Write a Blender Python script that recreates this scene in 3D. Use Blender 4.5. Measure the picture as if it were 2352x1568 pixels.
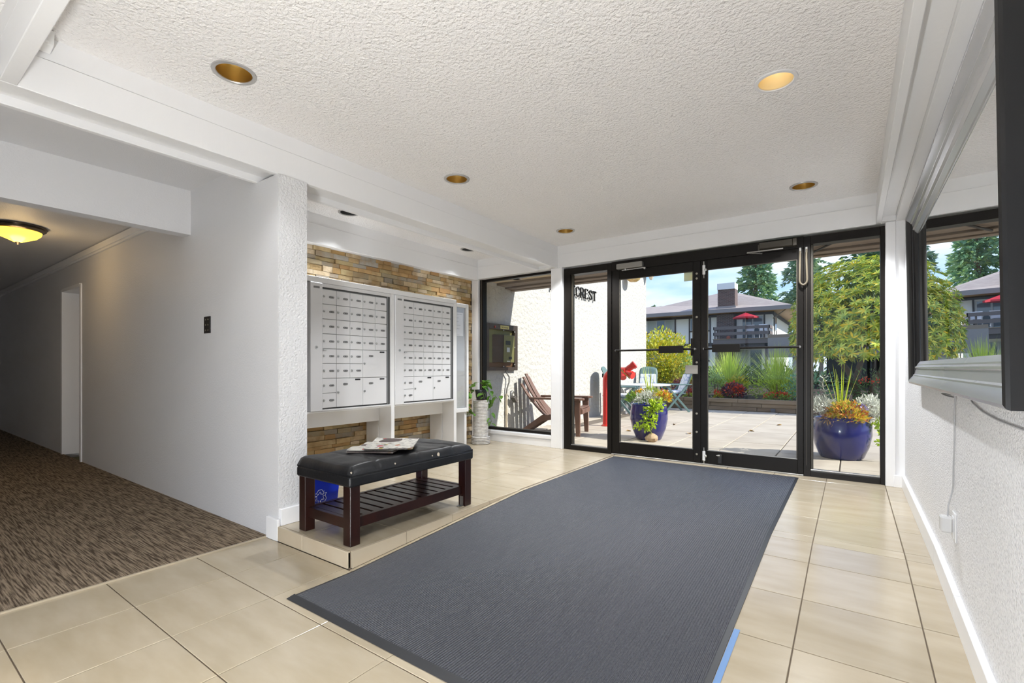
import bpy, bmesh, math, random
from mathutils import Vector, Matrix, Euler, noise
for _o in list(bpy.data.objects): bpy.data.objects.remove(_o)
SC = bpy.context.scene; COL = SC.collection
PI = math.pi; RNG = random.Random(7)

# ------------------------------------------------------------------ camera, sky, sun, exposure
cam_d = bpy.data.cameras.new('camera'); cam = bpy.data.objects.new('camera', cam_d); COL.objects.link(cam)
cam_d.sensor_width = 36; cam_d.lens = 36*1095/2352; cam_d.shift_y = (843-784)/2352
cam_d.clip_start = .02; cam_d.clip_end = 400
cam.location = (0, 0, 1); cam.rotation_euler = (PI/2, 0, math.atan(780/1095))
SC.camera = cam
SC.view_settings.view_transform = 'Standard'; SC.view_settings.look = 'None'
SC.view_settings.gamma = 1; SC.view_settings.use_curve_mapping = False
SC.view_settings.exposure = 1.0
SC.cycles.use_denoising = True
SC.cycles.max_bounces = 10; SC.cycles.diffuse_bounces = 6; SC.cycles.glossy_bounces = 5
SC.cycles.transparent_max_bounces = 24; SC.cycles.transmission_bounces = 6
SC.cycles.caustics_reflective = False; SC.cycles.caustics_refractive = False
SC.cycles.sample_clamp_indirect = 6.0
SUN = 3.6; SKY = 0.76; LAMP = 44.0; FILL_GLOBE = 185.0
sd = bpy.data.lights.new('sun', 'SUN'); sd.energy = SUN; sd.angle = .009; sd.color = (1, .955, .88)
sun = bpy.data.objects.new('sun', sd); COL.objects.link(sun)
sun.rotation_euler = Vector((-1.4, -.227, -1)).to_track_quat('-Z', 'Y').to_euler()
sun.location = (20, 5, 20)
W = bpy.data.worlds.new('sky'); SC.world = W; W.use_nodes = True
nt = W.node_tree; nt.nodes.clear()
def _n(t, **k):
    n = nt.nodes.new(t)
    for a, b in k.items(): setattr(n, a, b)
    return n
tc = _n('ShaderNodeTexCoord'); sp = _n('ShaderNodeSeparateXYZ'); nt.links.new(tc.outputs['Generated'], sp.inputs[0])
cr = _n('ShaderNodeValToRGB'); nt.links.new(sp.outputs['Z'], cr.inputs[0])
el = cr.color_ramp.elements
el[0].position = 0; el[0].color = (.60, .77, .97, 1)
el[1].position = .55; el[1].color = (.14, .32, .84, 1)
e = el.new(.2); e.color = (.30, .52, .95, 1)
mp = _n('ShaderNodeMapping'); mp.inputs['Scale'].default_value = (1.6, 1.6, 5.5); nt.links.new(tc.outputs['Generated'], mp.inputs[0])
nz = _n('ShaderNodeTexNoise'); nz.inputs['Scale'].default_value = 1.5; nz.inputs['Detail'].default_value = 7; nz.inputs['Roughness'].default_value = .55
nt.links.new(mp.outputs[0], nz.inputs['Vector'])
cr2 = _n('ShaderNodeValToRGB'); cr2.color_ramp.elements[0].position = .43; cr2.color_ramp.elements[1].position = .64
nt.links.new(nz.outputs['Fac'], cr2.inputs[0])
mx = _n('ShaderNodeMixRGB'); mx.inputs[2].default_value = (.88, .93, 1, 1)
nt.links.new(cr2.outputs[0], mx.inputs[0]); nt.links.new(cr.outputs[0], mx.inputs[1])
bg = _n('ShaderNodeBackground'); bg.inputs['Strength'].default_value = SKY; nt.links.new(mx.outputs[0], bg.inputs[0])
ow = _n('ShaderNodeOutputWorld'); nt.links.new(bg.outputs[0], ow.inputs[0])

# ------------------------------------------------------------------ helpers: objects
def link(o, parent=None):
    COL.objects.link(o)
    if parent is not None: o.parent = parent
    return o
def tag(o, label=None, cat=None, group=None, kind=None):
    if label: o['label'] = label
    if cat: o['category'] = cat
    if group: o['group'] = group
    if kind: o['kind'] = kind
    return o
def thing(name, label, cat, loc=(0, 0, 0), rz=0, group=None):
    o = bpy.data.objects.new(name, None); link(o); o.location = loc; o.rotation_euler = (0, 0, rz)
    o.empty_display_size = .1
    return tag(o, label, cat, group)
def structure(name, label, loc=(0, 0, 0)):
    o = bpy.data.objects.new(name, None); link(o); o.location = loc; o.empty_display_size = .1
    return tag(o, label, None, None, 'structure')
class MB:
    def __init__(s): s.v = []; s.f = []; s.mi = []; s.cur = 0
    def add(s, vs, fs):
        o = len(s.v); s.v += [tuple(p) for p in vs]
        s.f += [tuple(i+o for i in f) for f in fs]; s.mi += [s.cur]*len(fs); return s
    def box(s, x0, x1, y0, y1, z0, z1):
        vs = [(x, y, z) for x in (x0, x1) for y in (y0, y1) for z in (z0, z1)]
        return s.add(vs, [(0, 1, 3, 2), (4, 6, 7, 5), (0, 4, 5, 1), (2, 3, 7, 6), (0, 2, 6, 4), (1, 5, 7, 3)])
    def hexa(s, b, t):      # 4 bottom points ccw, 4 top points ccw
        return s.add(list(b)+list(t), [(3, 2, 1, 0), (4, 5, 6, 7), (0, 1, 5, 4), (1, 2, 6, 5), (2, 3, 7, 6), (3, 0, 4, 7)])
    def bar(s, a, b, w, h, up=(0, 0, 1)):
        a = Vector(a); b = Vector(b); d = (b-a).normalized(); u = Vector(up)
        if abs(d.dot(u)) > .99: u = Vector((1, 0, 0))
        r = d.cross(u).normalized()*w/2; u = r.cross(d).normalized()*h/2
        return s.hexa([a-r-u, a+r-u, a+r+u, a-r+u], [b-r-u, b+r-u, b+r+u, b-r+u])
    def tube(s, pts, r, n=8, caps=True, closed=False):
        pts = [Vector(p) for p in pts]; m = len(pts); rr = r if isinstance(r, (list, tuple)) else [r]*m
        vs = []; fs = []; t0 = None
        for i, p in enumerate(pts):
            if closed: d = pts[(i+1) % m]-pts[i-1]
            else: d = pts[min(i+1, m-1)]-pts[max(i-1, 0)]
            d = d.normalized() if d.length > 1e-9 else Vector((0, 0, 1))
            if t0 is None:
                u = Vector((0, 0, 1)) if abs(d.z) < .9 else Vector((1, 0, 0))
                u = (u-d*u.dot(d)).normalized()
            else:
                u = (u-d*u.dot(d)); u = u.normalized() if u.length > 1e-6 else d.orthogonal().normalized()
            t0 = d; w = d.cross(u)
            for k in range(n):
                a = 2*PI*k/n; vs.append(p+(u*math.cos(a)+w*math.sin(a))*rr[i])
        for i in range(m if closed else m-1):
            for k in range(n):
                a = i*n+k; b = i*n+(k+1) % n; c = ((i+1) % m)*n+(k+1) % n; e = ((i+1) % m)*n+k
                fs.append((a, b, c, e))
        if caps and not closed: fs += [tuple(range(n-1, -1, -1)), tuple((m-1)*n+k for k in range(n))]
        return s.add(vs, fs)
    def lathe(s, prof, c=(0, 0, 0), n=24, caps=True, a0=0, a1=2*PI):
        full = abs(a1-a0-2*PI) < 1e-6; k = n if full else n+1; vs = []; fs = []
        for r, z in prof:
            for i in range(k):
                a = a0+(a1-a0)*i/n; vs.append((c[0]+r*math.cos(a), c[1]+r*math.sin(a), c[2]+z))
        for j in range(len(prof)-1):
            for i in range(n):
                i2 = (i+1) % k; fs.append((j*k+i, j*k+i2, (j+1)*k+i2, (j+1)*k+i))
        if caps and full:
            if prof[0][0] > 1e-5: fs.append(tuple(range(k-1, -1, -1)))
            if prof[-1][0] > 1e-5: fs.append(tuple((len(prof)-1)*k+i for i in range(k)))
        return s.add(vs, fs)
    def prism(s, poly, fn, t0, t1):     # poly (a,b) ccw, fn(a,b,t)->xyz
        n = len(poly); vs = [fn(a, b, t0) for a, b in poly]+[fn(a, b, t1) for a, b in poly]
        return s.add(vs, [tuple(range(n-1, -1, -1)), tuple(range(n, 2*n))]+[(i, (i+1) % n, n+(i+1) % n, n+i) for i in range(n)])
    def grid(s, fn, nu, nv):
        vs = [fn(i/nu, j/nv) for j in range(nv+1) for i in range(nu+1)]
        return s.add(vs, [(j*(nu+1)+i, j*(nu+1)+i+1, (j+1)*(nu+1)+i+1, (j+1)*(nu+1)+i) for j in range(nv) for i in range(nu)])
    def blob(s, c, r, n=10, m=7, jit=0, rng=RNG):
        vs = []; fs = []
        for j in range(m+1):
            t = PI*j/m
            for i in range(n):
                a = 2*PI*i/n; q = 1+rng.uniform(-jit, jit)
                vs.append((c[0]+r[0]*q*math.sin(t)*math.cos(a), c[1]+r[1]*q*math.sin(t)*math.sin(a), c[2]-r[2]*q*math.cos(t)))
        for j in range(m):
            for i in range(n): fs.append((j*n+i, j*n+(i+1) % n, (j+1)*n+(i+1) % n, (j+1)*n+i))
        return s.add(vs, fs)
    def mesh(s, name, mats, smooth=None, bevel=0, seg=1, fix=True):
        me = bpy.data.meshes.new(name); me.from_pydata(s.v, [], s.f)
        for m in (mats if isinstance(mats, (list, tuple)) else [mats]): me.materials.append(m)
        if any(s.mi): me.polygons.foreach_set('material_index', s.mi)
        if bevel or fix:
            bm = bmesh.new(); bm.from_mesh(me)
            if fix:
                bmesh.ops.remove_doubles(bm, verts=bm.verts, dist=1e-5)
                bmesh.ops.recalc_face_normals(bm, faces=bm.faces)
            if bevel:
                es = [e for e in bm.edges if len(e.link_faces) == 2 and e.calc_face_angle(0) > .6]
                bmesh.ops.bevel(bm, geom=es, offset=bevel, segments=seg, affect='EDGES', profile=.5, clamp_overlap=True)
            bm.to_mesh(me); bm.free()
        if smooth is not None:
            me.polygons.foreach_set('use_smooth', [True]*len(me.polygons))
            if smooth: me.set_sharp_from_angle(angle=math.radians(smooth))
        me.update(); return me
    def build(s, name, mats, parent=None, smooth=None, bevel=0, seg=1, fix=True, loc=(0, 0, 0), rz=0):
        o = bpy.data.objects.new(name, s.mesh(name, mats, smooth, bevel, seg, fix)); link(o, parent)
        o.location = loc; o.rotation_euler = (0, 0, rz); return o
def inst(name, me, parent=None, loc=(0, 0, 0), rot=(0, 0, 0), sc=(1, 1, 1)):
    o = bpy.data.objects.new(name, me); link(o, parent); o.location = loc; o.rotation_euler = rot; o.scale = sc; return o
def boxp(name, mat, parent, x0, x1, y0, y1, z0, z1, bevel=.002):
    return MB().box(x0, x1, y0, y1, z0, z1).build(name, mat, parent, bevel=bevel)
def sbox(name, label, mat, x0, x1, y0, y1, z0, z1, bevel=0):
    return tag(boxp(name, mat, None, x0, x1, y0, y1, z0, z1, bevel), label, None, None, 'structure')

# ------------------------------------------------------------------ helpers: materials
MATS = {}
def mat(name, col, rough=.5, metal=0, spec=.5, bump=None, var=None, rnd=None, isl=None, coat=0, emis=None, sheen=0, trans=0, ramp=None):
    """bump=(scale,strength,detail,xyz) var=(colour2,scale,xyz,lo,hi) rnd=value jitter per object, isl=value jitter per loose piece,
    ramp=list of colours picked by per-object random, trans=share of light let through a leaf"""
    m = bpy.data.materials.new(name); m.use_nodes = True; t = m.node_tree; N = t.nodes; L = t.links
    b = N['Principled BSDF']; b.inputs['Roughness'].default_value = rough; b.inputs['Metallic'].default_value = metal
    b.inputs['Specular IOR Level'].default_value = spec
    if coat: b.inputs['Coat Weight'].default_value = min(coat, 1); b.inputs['Coat Roughness'].default_value = .05 if coat <= 1 else .14; b.inputs['Coat IOR'].default_value = 1.5 if coat <= 1 else coat
    if sheen: b.inputs['Sheen Weight'].default_value = sheen
    b.inputs['Base Color'].default_value = (*col, 1); out = None
    pos = N.new('ShaderNodeNewGeometry')
    def tex(scale, detail, xyz):
        mpp = N.new('ShaderNodeMapping'); mpp.inputs['Scale'].default_value = xyz or (1, 1, 1); L.new(pos.outputs['Position'], mpp.inputs[0])
        q = N.new('ShaderNodeTexNoise'); q.inputs['Scale'].default_value = scale; q.inputs['Detail'].default_value = detail
        L.new(mpp.outputs[0], q.inputs['Vector']); return q
    if ramp:
        oi = N.new('ShaderNodeObjectInfo'); r = N.new('ShaderNodeValToRGB'); r.color_ramp.interpolation = 'CONSTANT'
        src = pos.outputs['Random Per Island'] if isl is not None else oi.outputs['Random']
        L.new(src, r.inputs[0]); e = r.color_ramp.elements
        for i, c in enumerate(ramp):
            x = e[i] if i < 2 else e.new(i/len(ramp))
            x.position = i/len(ramp); x.color = (*c, 1)
        out = r.outputs[0]
    if var:
        q = tex(var[1], 5, var[2] if len(var) > 2 else None); r = N.new('ShaderNodeMapRange')
        r.inputs['From Min'].default_value = var[3] if len(var) > 3 else .35; r.inputs['From Max'].default_value = var[4] if len(var) > 4 else .65
        L.new(q.outputs['Fac'], r.inputs[0]); x = N.new('ShaderNodeMixRGB'); x.inputs[1].default_value = (*col, 1); x.inputs[2].default_value = (*var[0], 1)
        if out: L.new(out, x.inputs[1])
        L.new(r.outputs[0], x.inputs[0]); out = x.outputs[0]
    if rnd or (isl and not ramp):
        oi = N.new('ShaderNodeObjectInfo'); r = N.new('ShaderNodeMapRange'); a = rnd or isl
        L.new(oi.outputs['Random'] if rnd else pos.outputs['Random Per Island'], r.inputs[0])
        r.inputs['To Min'].default_value = 1-a; r.inputs['To Max'].default_value = 1+a
        h = N.new('ShaderNodeHueSaturation'); L.new(r.outputs[0], h.inputs['Value'])
        if out: L.new(out, h.inputs['Color'])
        else: h.inputs['Color'].default_value = (*col, 1)
        out = h.outputs[0]
    if out: L.new(out, b.inputs['Base Color'])
    if bump:
        q = tex(bump[0], bump[2] if len(bump) > 2 else 4, bump[3] if len(bump) > 3 else None)
        bb = N.new('ShaderNodeBump'); bb.inputs['Strength'].default_value = bump[1]; bb.inputs['Distance'].default_value = bump[4] if len(bump) > 4 else .01
        L.new(q.outputs['Fac'], bb.inputs['Height']); L.new(bb.outputs[0], b.inputs['Normal'])
    if emis: b.inputs['Emission Color'].default_value = (*emis[0], 1); b.inputs['Emission Strength'].default_value = emis[1]
    if trans:
        tr = N.new('ShaderNodeBsdfTranslucent'); ms = N.new('ShaderNodeMixShader'); ms.inputs[0].default_value = trans
        if out: L.new(out, tr.inputs[0])
        else: tr.inputs[0].default_value = (*col, 1)
        L.new(b.outputs[0], ms.inputs[1]); L.new(tr.outputs[0], ms.inputs[2]); L.new(ms.outputs[0], N['Material Output'].inputs[0])
    MATS[name] = m; return m
def glass_mat(name, tint=(1, 1, 1), refl=1.0):
    m = bpy.data.materials.new(name); m.use_nodes = True; t = m.node_tree; t.nodes.clear()
    tr = t.nodes.new('ShaderNodeBsdfTransparent'); tr.inputs[0].default_value = (*tint, 1)
    gl = t.nodes.new('ShaderNodeBsdfGlossy'); gl.inputs['Roughness'].default_value = .0
    fr = t.nodes.new('ShaderNodeFresnel'); fr.inputs[0].default_value = 1.45
    mu = t.nodes.new('ShaderNodeMath'); mu.operation = 'MULTIPLY'; mu.inputs[1].default_value = refl
    ms = t.nodes.new('ShaderNodeMixShader'); o = t.nodes.new('ShaderNodeOutputMaterial'); L = t.links
    L.new(fr.outputs[0], mu.inputs[0]); L.new(mu.outputs[0], ms.inputs[0]); L.new(tr.outputs[0], ms.inputs[1]); L.new(gl.outputs[0], ms.inputs[2]); L.new(ms.outputs[0], o.inputs[0])
    return m
wall_white = mat('painted_wall', (.69, .69, .70), .55, bump=(90, .35, 3, None, .006))
wall_knock = mat('knockdown_wall', (.70, .70, .71), .5, bump=(75, .9, 4, None, .012))
wall_sand = mat('sand_texture_wall', (.87, .87, .885), .5, bump=(130, .9, 2, None, .009), var=((.66, .66, .68), 105, None, .5, .66))
ceil_m = mat('textured_ceiling', (.90, .885, .875), .85, spec=.2, bump=(62, 1.0, 3, None, .016))
beam_m = mat('painted_timber', (.80, .80, .805), .45, bump=(30, .25, 4, (1, 1, .15), .004))
trim_m = mat('white_gloss_trim', (.87, .87, .88), .3)
tile_m = mat('beige_floor_tile', (.43, .36, .25), .19, spec=.5, var=((.50, .43, .32), 3, (1, 3.5, 1), .3, .7), rnd=.06, bump=(5, .03, 3))
grout_m = mat('brown_grout', (.16, .125, .09), .9)
riser_m = mat('riser_tile', (.46, .38, .27), .35, var=((.5, .43, .32), 5), rnd=.04)
carpet_m = mat('striped_carpet', (.36, .285, .205), .95, spec=.1, var=((.085, .062, .042), 26, (.28, 5.5, 1), .38, .62), bump=(160, 1, 2, (.4, 1, 1), .01))
bronze = mat('dark_bronze_aluminium', (.0075, .0058, .0045), .42, spec=.22)
bronze_l = mat('bronze_edge', (.05, .042, .03), .45)
steel = mat('brushed_steel', (.55, .55, .53), .35, 1)
alu = mat('grey_aluminium', (.30, .29, .27), .4, .6)
black = mat('black_plastic', (.012, .012, .013), .4)
glass = glass_mat('clear_glass', (.97, .985, .98), .4)
glass_b = glass_mat('board_glass', (.97, .97, .97), .12)
white_pl = mat('white_plastic', (.8, .8, .8), .4)
soil_m = mat('dark_soil', (.035, .022, .015), 1, bump=(40, 1, 4))
# ------------------------------------------------------------------ the setting: floors
LOW = -.09; DW = 5.15            # lower floor level, plane of the glazed door wall
def fz(y): return LOW if y < 1.578 else (0 if y > 3.2 else LOW*(3.2-y)/1.622)
floor = structure('floor', 'beige square ceramic floor tiles of the lobby, its ramp and the raised mail platform')
g = MB()
g.box(-3.065, .36, -2.6, 1.578, -.3, LOW-.004)
g.hexa([(-2.214, 1.578, -.3), (.36, 1.578, -.3), (.36, 3.2, -.3), (-2.214, 3.2, -.3)], [(-2.214, 1.578, LOW-.004), (.36, 1.578, LOW-.004), (.36, 3.2, -.004), (-2.214, 3.2, -.004)])
g.box(-2.214, .37, 3.2, 5.3, -.3, -.004)
g.box(-4.45, -2.214, 1.62, 5.3, -.3, -.004); g.box(-2.9, -2.214, 1.585, 1.62, -.3, -.004)
g.build('grout_bed', grout_m, floor)
GX = [-3.065+.412*i for i in range(9)]+[.345]
def tile(x0, x1, y0, y1, z0, z1=None, name='tile', m=tile_m, j=.0022):
    z1 = z0 if z1 is None else z1; x0 += j; x1 -= j; y0 += j; y1 -= j; t = .012; c = .0015
    cx, cy, cz = (x0+x1)/2, (y0+y1)/2, (z0+z1)/2
    key = (round(x1-x0, 4), round(y1-y0, 4), round(z1-z0, 4), m.name)
    if key not in TILES:
        hx, hy, hz = (x1-x0)/2, (y1-y0)/2, (z1-z0)/2; s = hz/hy if hy else 0
        P4 = lambda d, z: [(-hx+d, -hy+d, z-s*(hy-d)), (hx-d, -hy+d, z-s*(hy-d)), (hx-d, hy-d, z+s*(hy-d)), (-hx+d, hy-d, z+s*(hy-d))]
        v = P4(0, -t)+P4(0, -c)+P4(c, 0)
        f = [(8, 9, 10, 11)]+[(r+i, r+(i+1) % 4, r+4+(i+1) % 4, r+4+i) for r in (0, 4) for i in range(4)]
        TILES[key] = MB().add(v, f).mesh('tile', m)
    return inst(name, TILES[key], floor, (cx, cy, cz))
TILES = {}
LY = [-2.6, -2.08, -1.68, -1.28, -.87, -.46, -.05, .365, .771, 1.175, 1.578]
for a, b in zip(LY, LY[1:]):
    for c, d in zip(GX, GX[1:]): tile(c, d, a, b, LOW)
RY = [1.578, 1.671, 2.083, 2.495, 2.907, 3.2]
for a, b in zip(RY, RY[1:]):
    for c, d in zip(GX[2:], GX[3:]): tile(c if c > -2.2 else -2.2, d, a, b, fz(a+1e-6), fz(b))
for a, b in zip([3.2, 3.319, 3.731, 4.143, 4.555, 4.967], [3.319, 3.731, 4.143, 4.555, 4.967, 5.22]):
    for c, d in zip(GX[2:], GX[3:]): tile(c if c > -2.2 else -2.2, d, a, b, 0)
PY = [1.6+0*0]+[1.578+.408*k for k in range(1, 9)]+[5.2]
PX = [-4.36, -3.889, -3.477, -3.065, -2.653, -2.216]
for a, b in zip(PY, PY[1:]):
    for c, d in zip(PX, PX[1:]):
        if a < 1.7 and d < -2.93: continue
        tile(c if not (a < 1.7 and c < -2.9) else -2.935, d, a, b, 0)
# risers of the step
rb = lambda *a: boxp('riser_tile', riser_m, floor, *a, .003)
for a, b in ((-2.925, -2.655), (-2.651, -2.214)): rb(a, b, 1.578, 1.598, LOW+.001, .002)
for k in range(4):
    a = 1.6+.001 if k == 0 else 1.578+.408*k+.002; b = 1.578+.408*(k+1)-.002
    MB().hexa([(-2.216, a, fz(a)), (-2.2, a, fz(a)), (-2.2, b, min(fz(b), -.001)), (-2.216, b, min(fz(b), -.001))], [(-2.216, a, .002), (-2.2, a, .002), (-2.2, b, .002), (-2.216, b, .002)]).build('riser_tile', riser_m, floor)
sbox('floor_corridor', 'brown and grey streaked carpet running down the dim corridor', carpet_m, -13.2, -3.065, -.7, 1.6, -.3, LOW+.004)
MB().bar((-3.063, -.6, LOW+.003), (-3.063, 1.578, LOW+.003), .012, .01).build('carpet_strip', mat('carpet_edge_strip', (.42, .36, .26), .4), floor)

# walls
def wall(name, label, m, boxes):
    b = MB()
    for q in boxes: b.box(*q)
    return tag(b.build(name, m, None, fix=False), label, None, None, 'structure')
wall('wall_right', 'white sand-textured wall carrying the big black mirror', wall_sand, [(.36, .6, -2.6, 5.3, -.3, 2.7)])
wc = wall('wall_corridor', 'grey-white corridor wall running away from the lobby', wall_white,
     [(-4.45, -3.24, 1.593, 1.785, -.3, 2.7), (-3.24, -2.945, 1.593, 1.785, -.3, 2.221), (-7.2, -4.45, 1.593, 2.2, -.3, 2.7), (-13.2, -8.04, 1.593, 2.2, -.3, 2.7), (-8.04, -7.2, 1.593, 2.2, 1.97, 2.7), (-8.3, -7.0, 1.95, 2.2, -.3, 2.7)])
ec = boxp('end_face', wall_knock, wc, -2.95, -2.938, 1.594, 1.785, .0, 2.219, 0)
wall('wall_back', 'white wall behind the viewer with a wide window', wall_white, [(-3.4, .6, -2.8, -2.6, -.3, -.05), (-3.4, .6, -2.8, -2.6, 2.35, 2.7), (-3.6, -3.4, -2.8, -.6, -.3, 2.7)])
wall('wall_corridor_far', 'white corridor wall opposite the dim corridor door', wall_white, [(-13.2, -3.4, -.8, -.6, -.3, 2.7), (-13.4, -13.2, -.8, 2.2, -.3, 2.7)])
wall('wall_header_corridor', 'white header hanging over the corridor mouth', wall_white, [(-4.37, -4.25, -.6, 1.593, 2.043, 2.7)])
sbox('roof', 'flat roof slab above the lobby ceiling', wall_white, -13.4, 3.5, -2.8, 5.3, 2.68, 2.8)

# ceilings with real holes for the downlights
def plate(name, label, m, x0, x1, y0, y1, z, holes=(), r=.092):
    b = MB(); q = .13
    xs = sorted({x0, x1} | {h[0]+s*q for h in holes for s in (-1, 1)}); ys = sorted({y0, y1} | {h[1]+s*q for h in holes for s in (-1, 1)})
    for i in range(len(xs)-1):
        for j in range(len(ys)-1):
            cx, cy = (xs[i]+xs[i+1])/2, (ys[j]+ys[j+1])/2
            h = [k for k in holes if abs(k[0]-cx) < .02 and abs(k[1]-cy) < .02]
            if not h: b.add([(xs[i], ys[j], z), (xs[i+1], ys[j], z), (xs[i+1], ys[j+1], z), (xs[i], ys[j+1], z)], [(3, 2, 1, 0)]); continue
            n = 32; vi = []; vo = []
            for k in range(n):
                a = 2*PI*k/n; c, s = math.cos(a), math.sin(a); u = q/max(abs(c), abs(s))
                vi.append((cx+r*c, cy+r*s, z)); vo.append((cx+u*c, cy+u*s, z))
            b.add(vi+vo, [(k, (k+1) % n, n+(k+1) % n, n+k) for k in range(n)])
    return tag(b.build(name, m, None, fix=False), label, None, None, 'structure')
CZ = 2.49
LOBBY = [(-2.545, 1.15), (-2.545, 2.82), (-2.545, 4.58), (-.322, 2.82), (-.322, 4.58)]
plate('ceiling', 'off-white knockdown ceiling of the lobby', ceil_m, -2.96, .175, .43, 5.14, CZ, LOBBY)
NOOK = [(-3.945, 2.83), (-3.945, 4.59)]
plate('ceiling_nook', 'off-white ceiling above the mailboxes', ceil_m, -4.3, -3.19, 1.7, 5.14, CZ, NOOK)
FILL_BACK = [(-2.3, -1.1), (-.9, -1.1)]
plate('ceiling_back', 'off-white ceiling behind the cross beam', ceil_m, -3.4, .4, -2.7, .39, CZ, FILL_BACK)
plate('ceiling_vestibule', 'smooth grey-white ceiling before the corridor header', wall_white, -4.26, -3.19, -.7, 1.6, 2.39)
plate('ceiling_corridor', 'low dim ceiling of the corridor', wall_white, -13.3, -4.36, -.7, 1.6, 2.31)

# timber beams
def beam(name, label, parts):
    b = structure(name, label)
    for n, q in parts: boxp(n, beam_m, b, *q, .003)
    return b
beam('trim_1', 'white boxed beam over the edge of the mail platform', [
    ('fascia_board', (-2.99, -2.95, .385, 5.13, 2.22, 2.385)), ('upper_board', (-2.99, -2.958, .385, 5.13, 2.385, 2.5)),
    ('fascia_board', (-3.235, -3.2, -.6, 5.13, 2.22, 2.5)), ('recessed_panel', (-3.2, -2.99, -.6, 5.13, 2.262, 2.3)), ('end_block', (-3.2, -2.99, 5.06, 5.13, 2.222, 2.265))])
beam('trim_2', 'white boxed beam above the mirror wall', [
    ('fascia_board', (.168, .206, -2.6, 5.13, 2.22, 2.385)), ('upper_board', (.175, .206, -2.6, 5.13, 2.385, 2.5)),
    ('recessed_panel', (.206, .3, -2.6, 5.13, 2.262, 2.3)), ('ledger_board', (.3, .36, -2.6, 5.13, 2.22, 2.3)), ('end_block', (.206, .3, 5.06, 5.13, 2.222, 2.265))])
beam('trim_3', 'white cross beam overhead spanning the lobby', [('fascia_board', (-2.95, .168, .385, .44, 2.22, 2.385)), ('upper_board', (-2.95, .175, .385, .432, 2.385, 2.5))])
beam('trim_4', 'white beam along the top of the stone wall', [('fascia_board', (-4.26, -4.225, 1.785, 5.13, 2.2, 2.385)), ('upper_board', (-4.26, -4.232, 1.785, 5.13, 2.385, 2.5)), ('soffit_strip', (-4.4, -4.26, 1.785, 5.13, 2.215, 2.25))])
beam('trim_5', 'white header beam over the glazed entrance', [
    ('fascia_board', (-4.4, .36, 5.11, 5.28, 2.22, 2.385)), ('upper_board', (-4.4, .36, 5.122, 5.28, 2.385, 2.5))])
po = structure('trim_6', 'white post between the picture window and the entrance glazing')
boxp('post', trim_m, po, -3.04, -2.9, 5.1, 5.3, 0, 2.22, .004); boxp('edge_trim', trim_m, po, -2.9, -2.875, 5.085, 5.3, 0, 2.22, .004)
ja = structure('trim_7', 'white jamb where the glazing meets the mirror wall')
boxp('jamb_post', trim_m, ja, .232, .3, 5.09, 5.3, 0, 2.22, .003); boxp('jamb_return', trim_m, ja, .3, .362, 5.11, 5.3, 0, 2.22, 0); boxp('plinth_block', trim_m, ja, .286, .355, 5.085, 5.11, 0, .1, .002)
# baseboards
bb = structure('baseboard_right', 'low white baseboard following the ramp under the mirror')
for a, b in ((-2.6, 1.578), (1.578, 2.62), (2.624, 3.2), (3.2, 5.1)):
    za, zb = fz(a+1e-6), fz(b-1e-6)
    MB().hexa([(.338, a, za), (.361, a, za), (.361, b, zb), (.338, b, zb)], [(.338, a, za+.105), (.361, a, za+.105), (.361, b, zb+.105), (.338, b, zb+.105)]).build('board', trim_m, bb, bevel=.002)
bl = structure('baseboard_left', 'white baseboard blocks at the foot of the wall end by the bench')
boxp('board', trim_m, bl, -2.94, -2.922, 1.6, 1.785, .001, .105); boxp('board', trim_m, bl, -3.06, -2.925, 1.575, 1.594, LOW, .045)
cw = structure('trim_8', 'thin crown strip along the corridor ceiling')
MB().bar((-13.2, 1.575, 2.27), (-4.37, 1.575, 2.27), .035, .06).build('crown_strip', beam_m, cw)
MB().bar((-13.2, 1.583, 2.232), (-4.37, 1.583, 2.232), .016, .02).build('crown_bead', beam_m, cw)

# corridor door
d3 = structure('door_3', 'white recessed door in the dim corridor wall')
boxp('slab', trim_m, d3, -8.0, -7.24, 1.9, 1.94, LOW, 1.93); boxp('jamb', trim_m, d3, -8.055, -8.0, 1.58, 1.95, LOW, 1.96); boxp('jamb', trim_m, d3, -7.24, -7.19, 1.58, 1.95, LOW, 1.96); boxp('head_jamb', trim_m, d3, -8.0, -7.24, 1.58, 1.95, 1.93, 1.97)
hd = MB().tube([(-7.35, 1.9, .86), (-7.35, 1.84, .86), (-7.47, 1.835, .86)], .012, 8).lathe([(.03, 0), (.03, .01)], (-7.35, 1.895, .855), 12).build('lever_handle', mat('dark_bronze_metal', (.05, .035, .02), .35, .8), d3, smooth=40)
MB().tube([(-7.35, 1.9, .99), (-7.35, 1.875, .99)], .026, 12).build('deadbolt', mat('brass', (.6, .36, .12), .3, 1), d3, smooth=40)
# back window, added out of view to let in fill daylight
w5 = structure('fill_window', 'wide window in the wall behind the viewer')
boxp('pane', glass, w5, -3.4, .34, -2.71, -2.7, -.05, 2.35, 0)
for x in (-3.38, -2.15, -.95, .28): boxp('mullion', bronze, w5, x, x+.05, -2.74, -2.66, -.05, 2.35)

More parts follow.
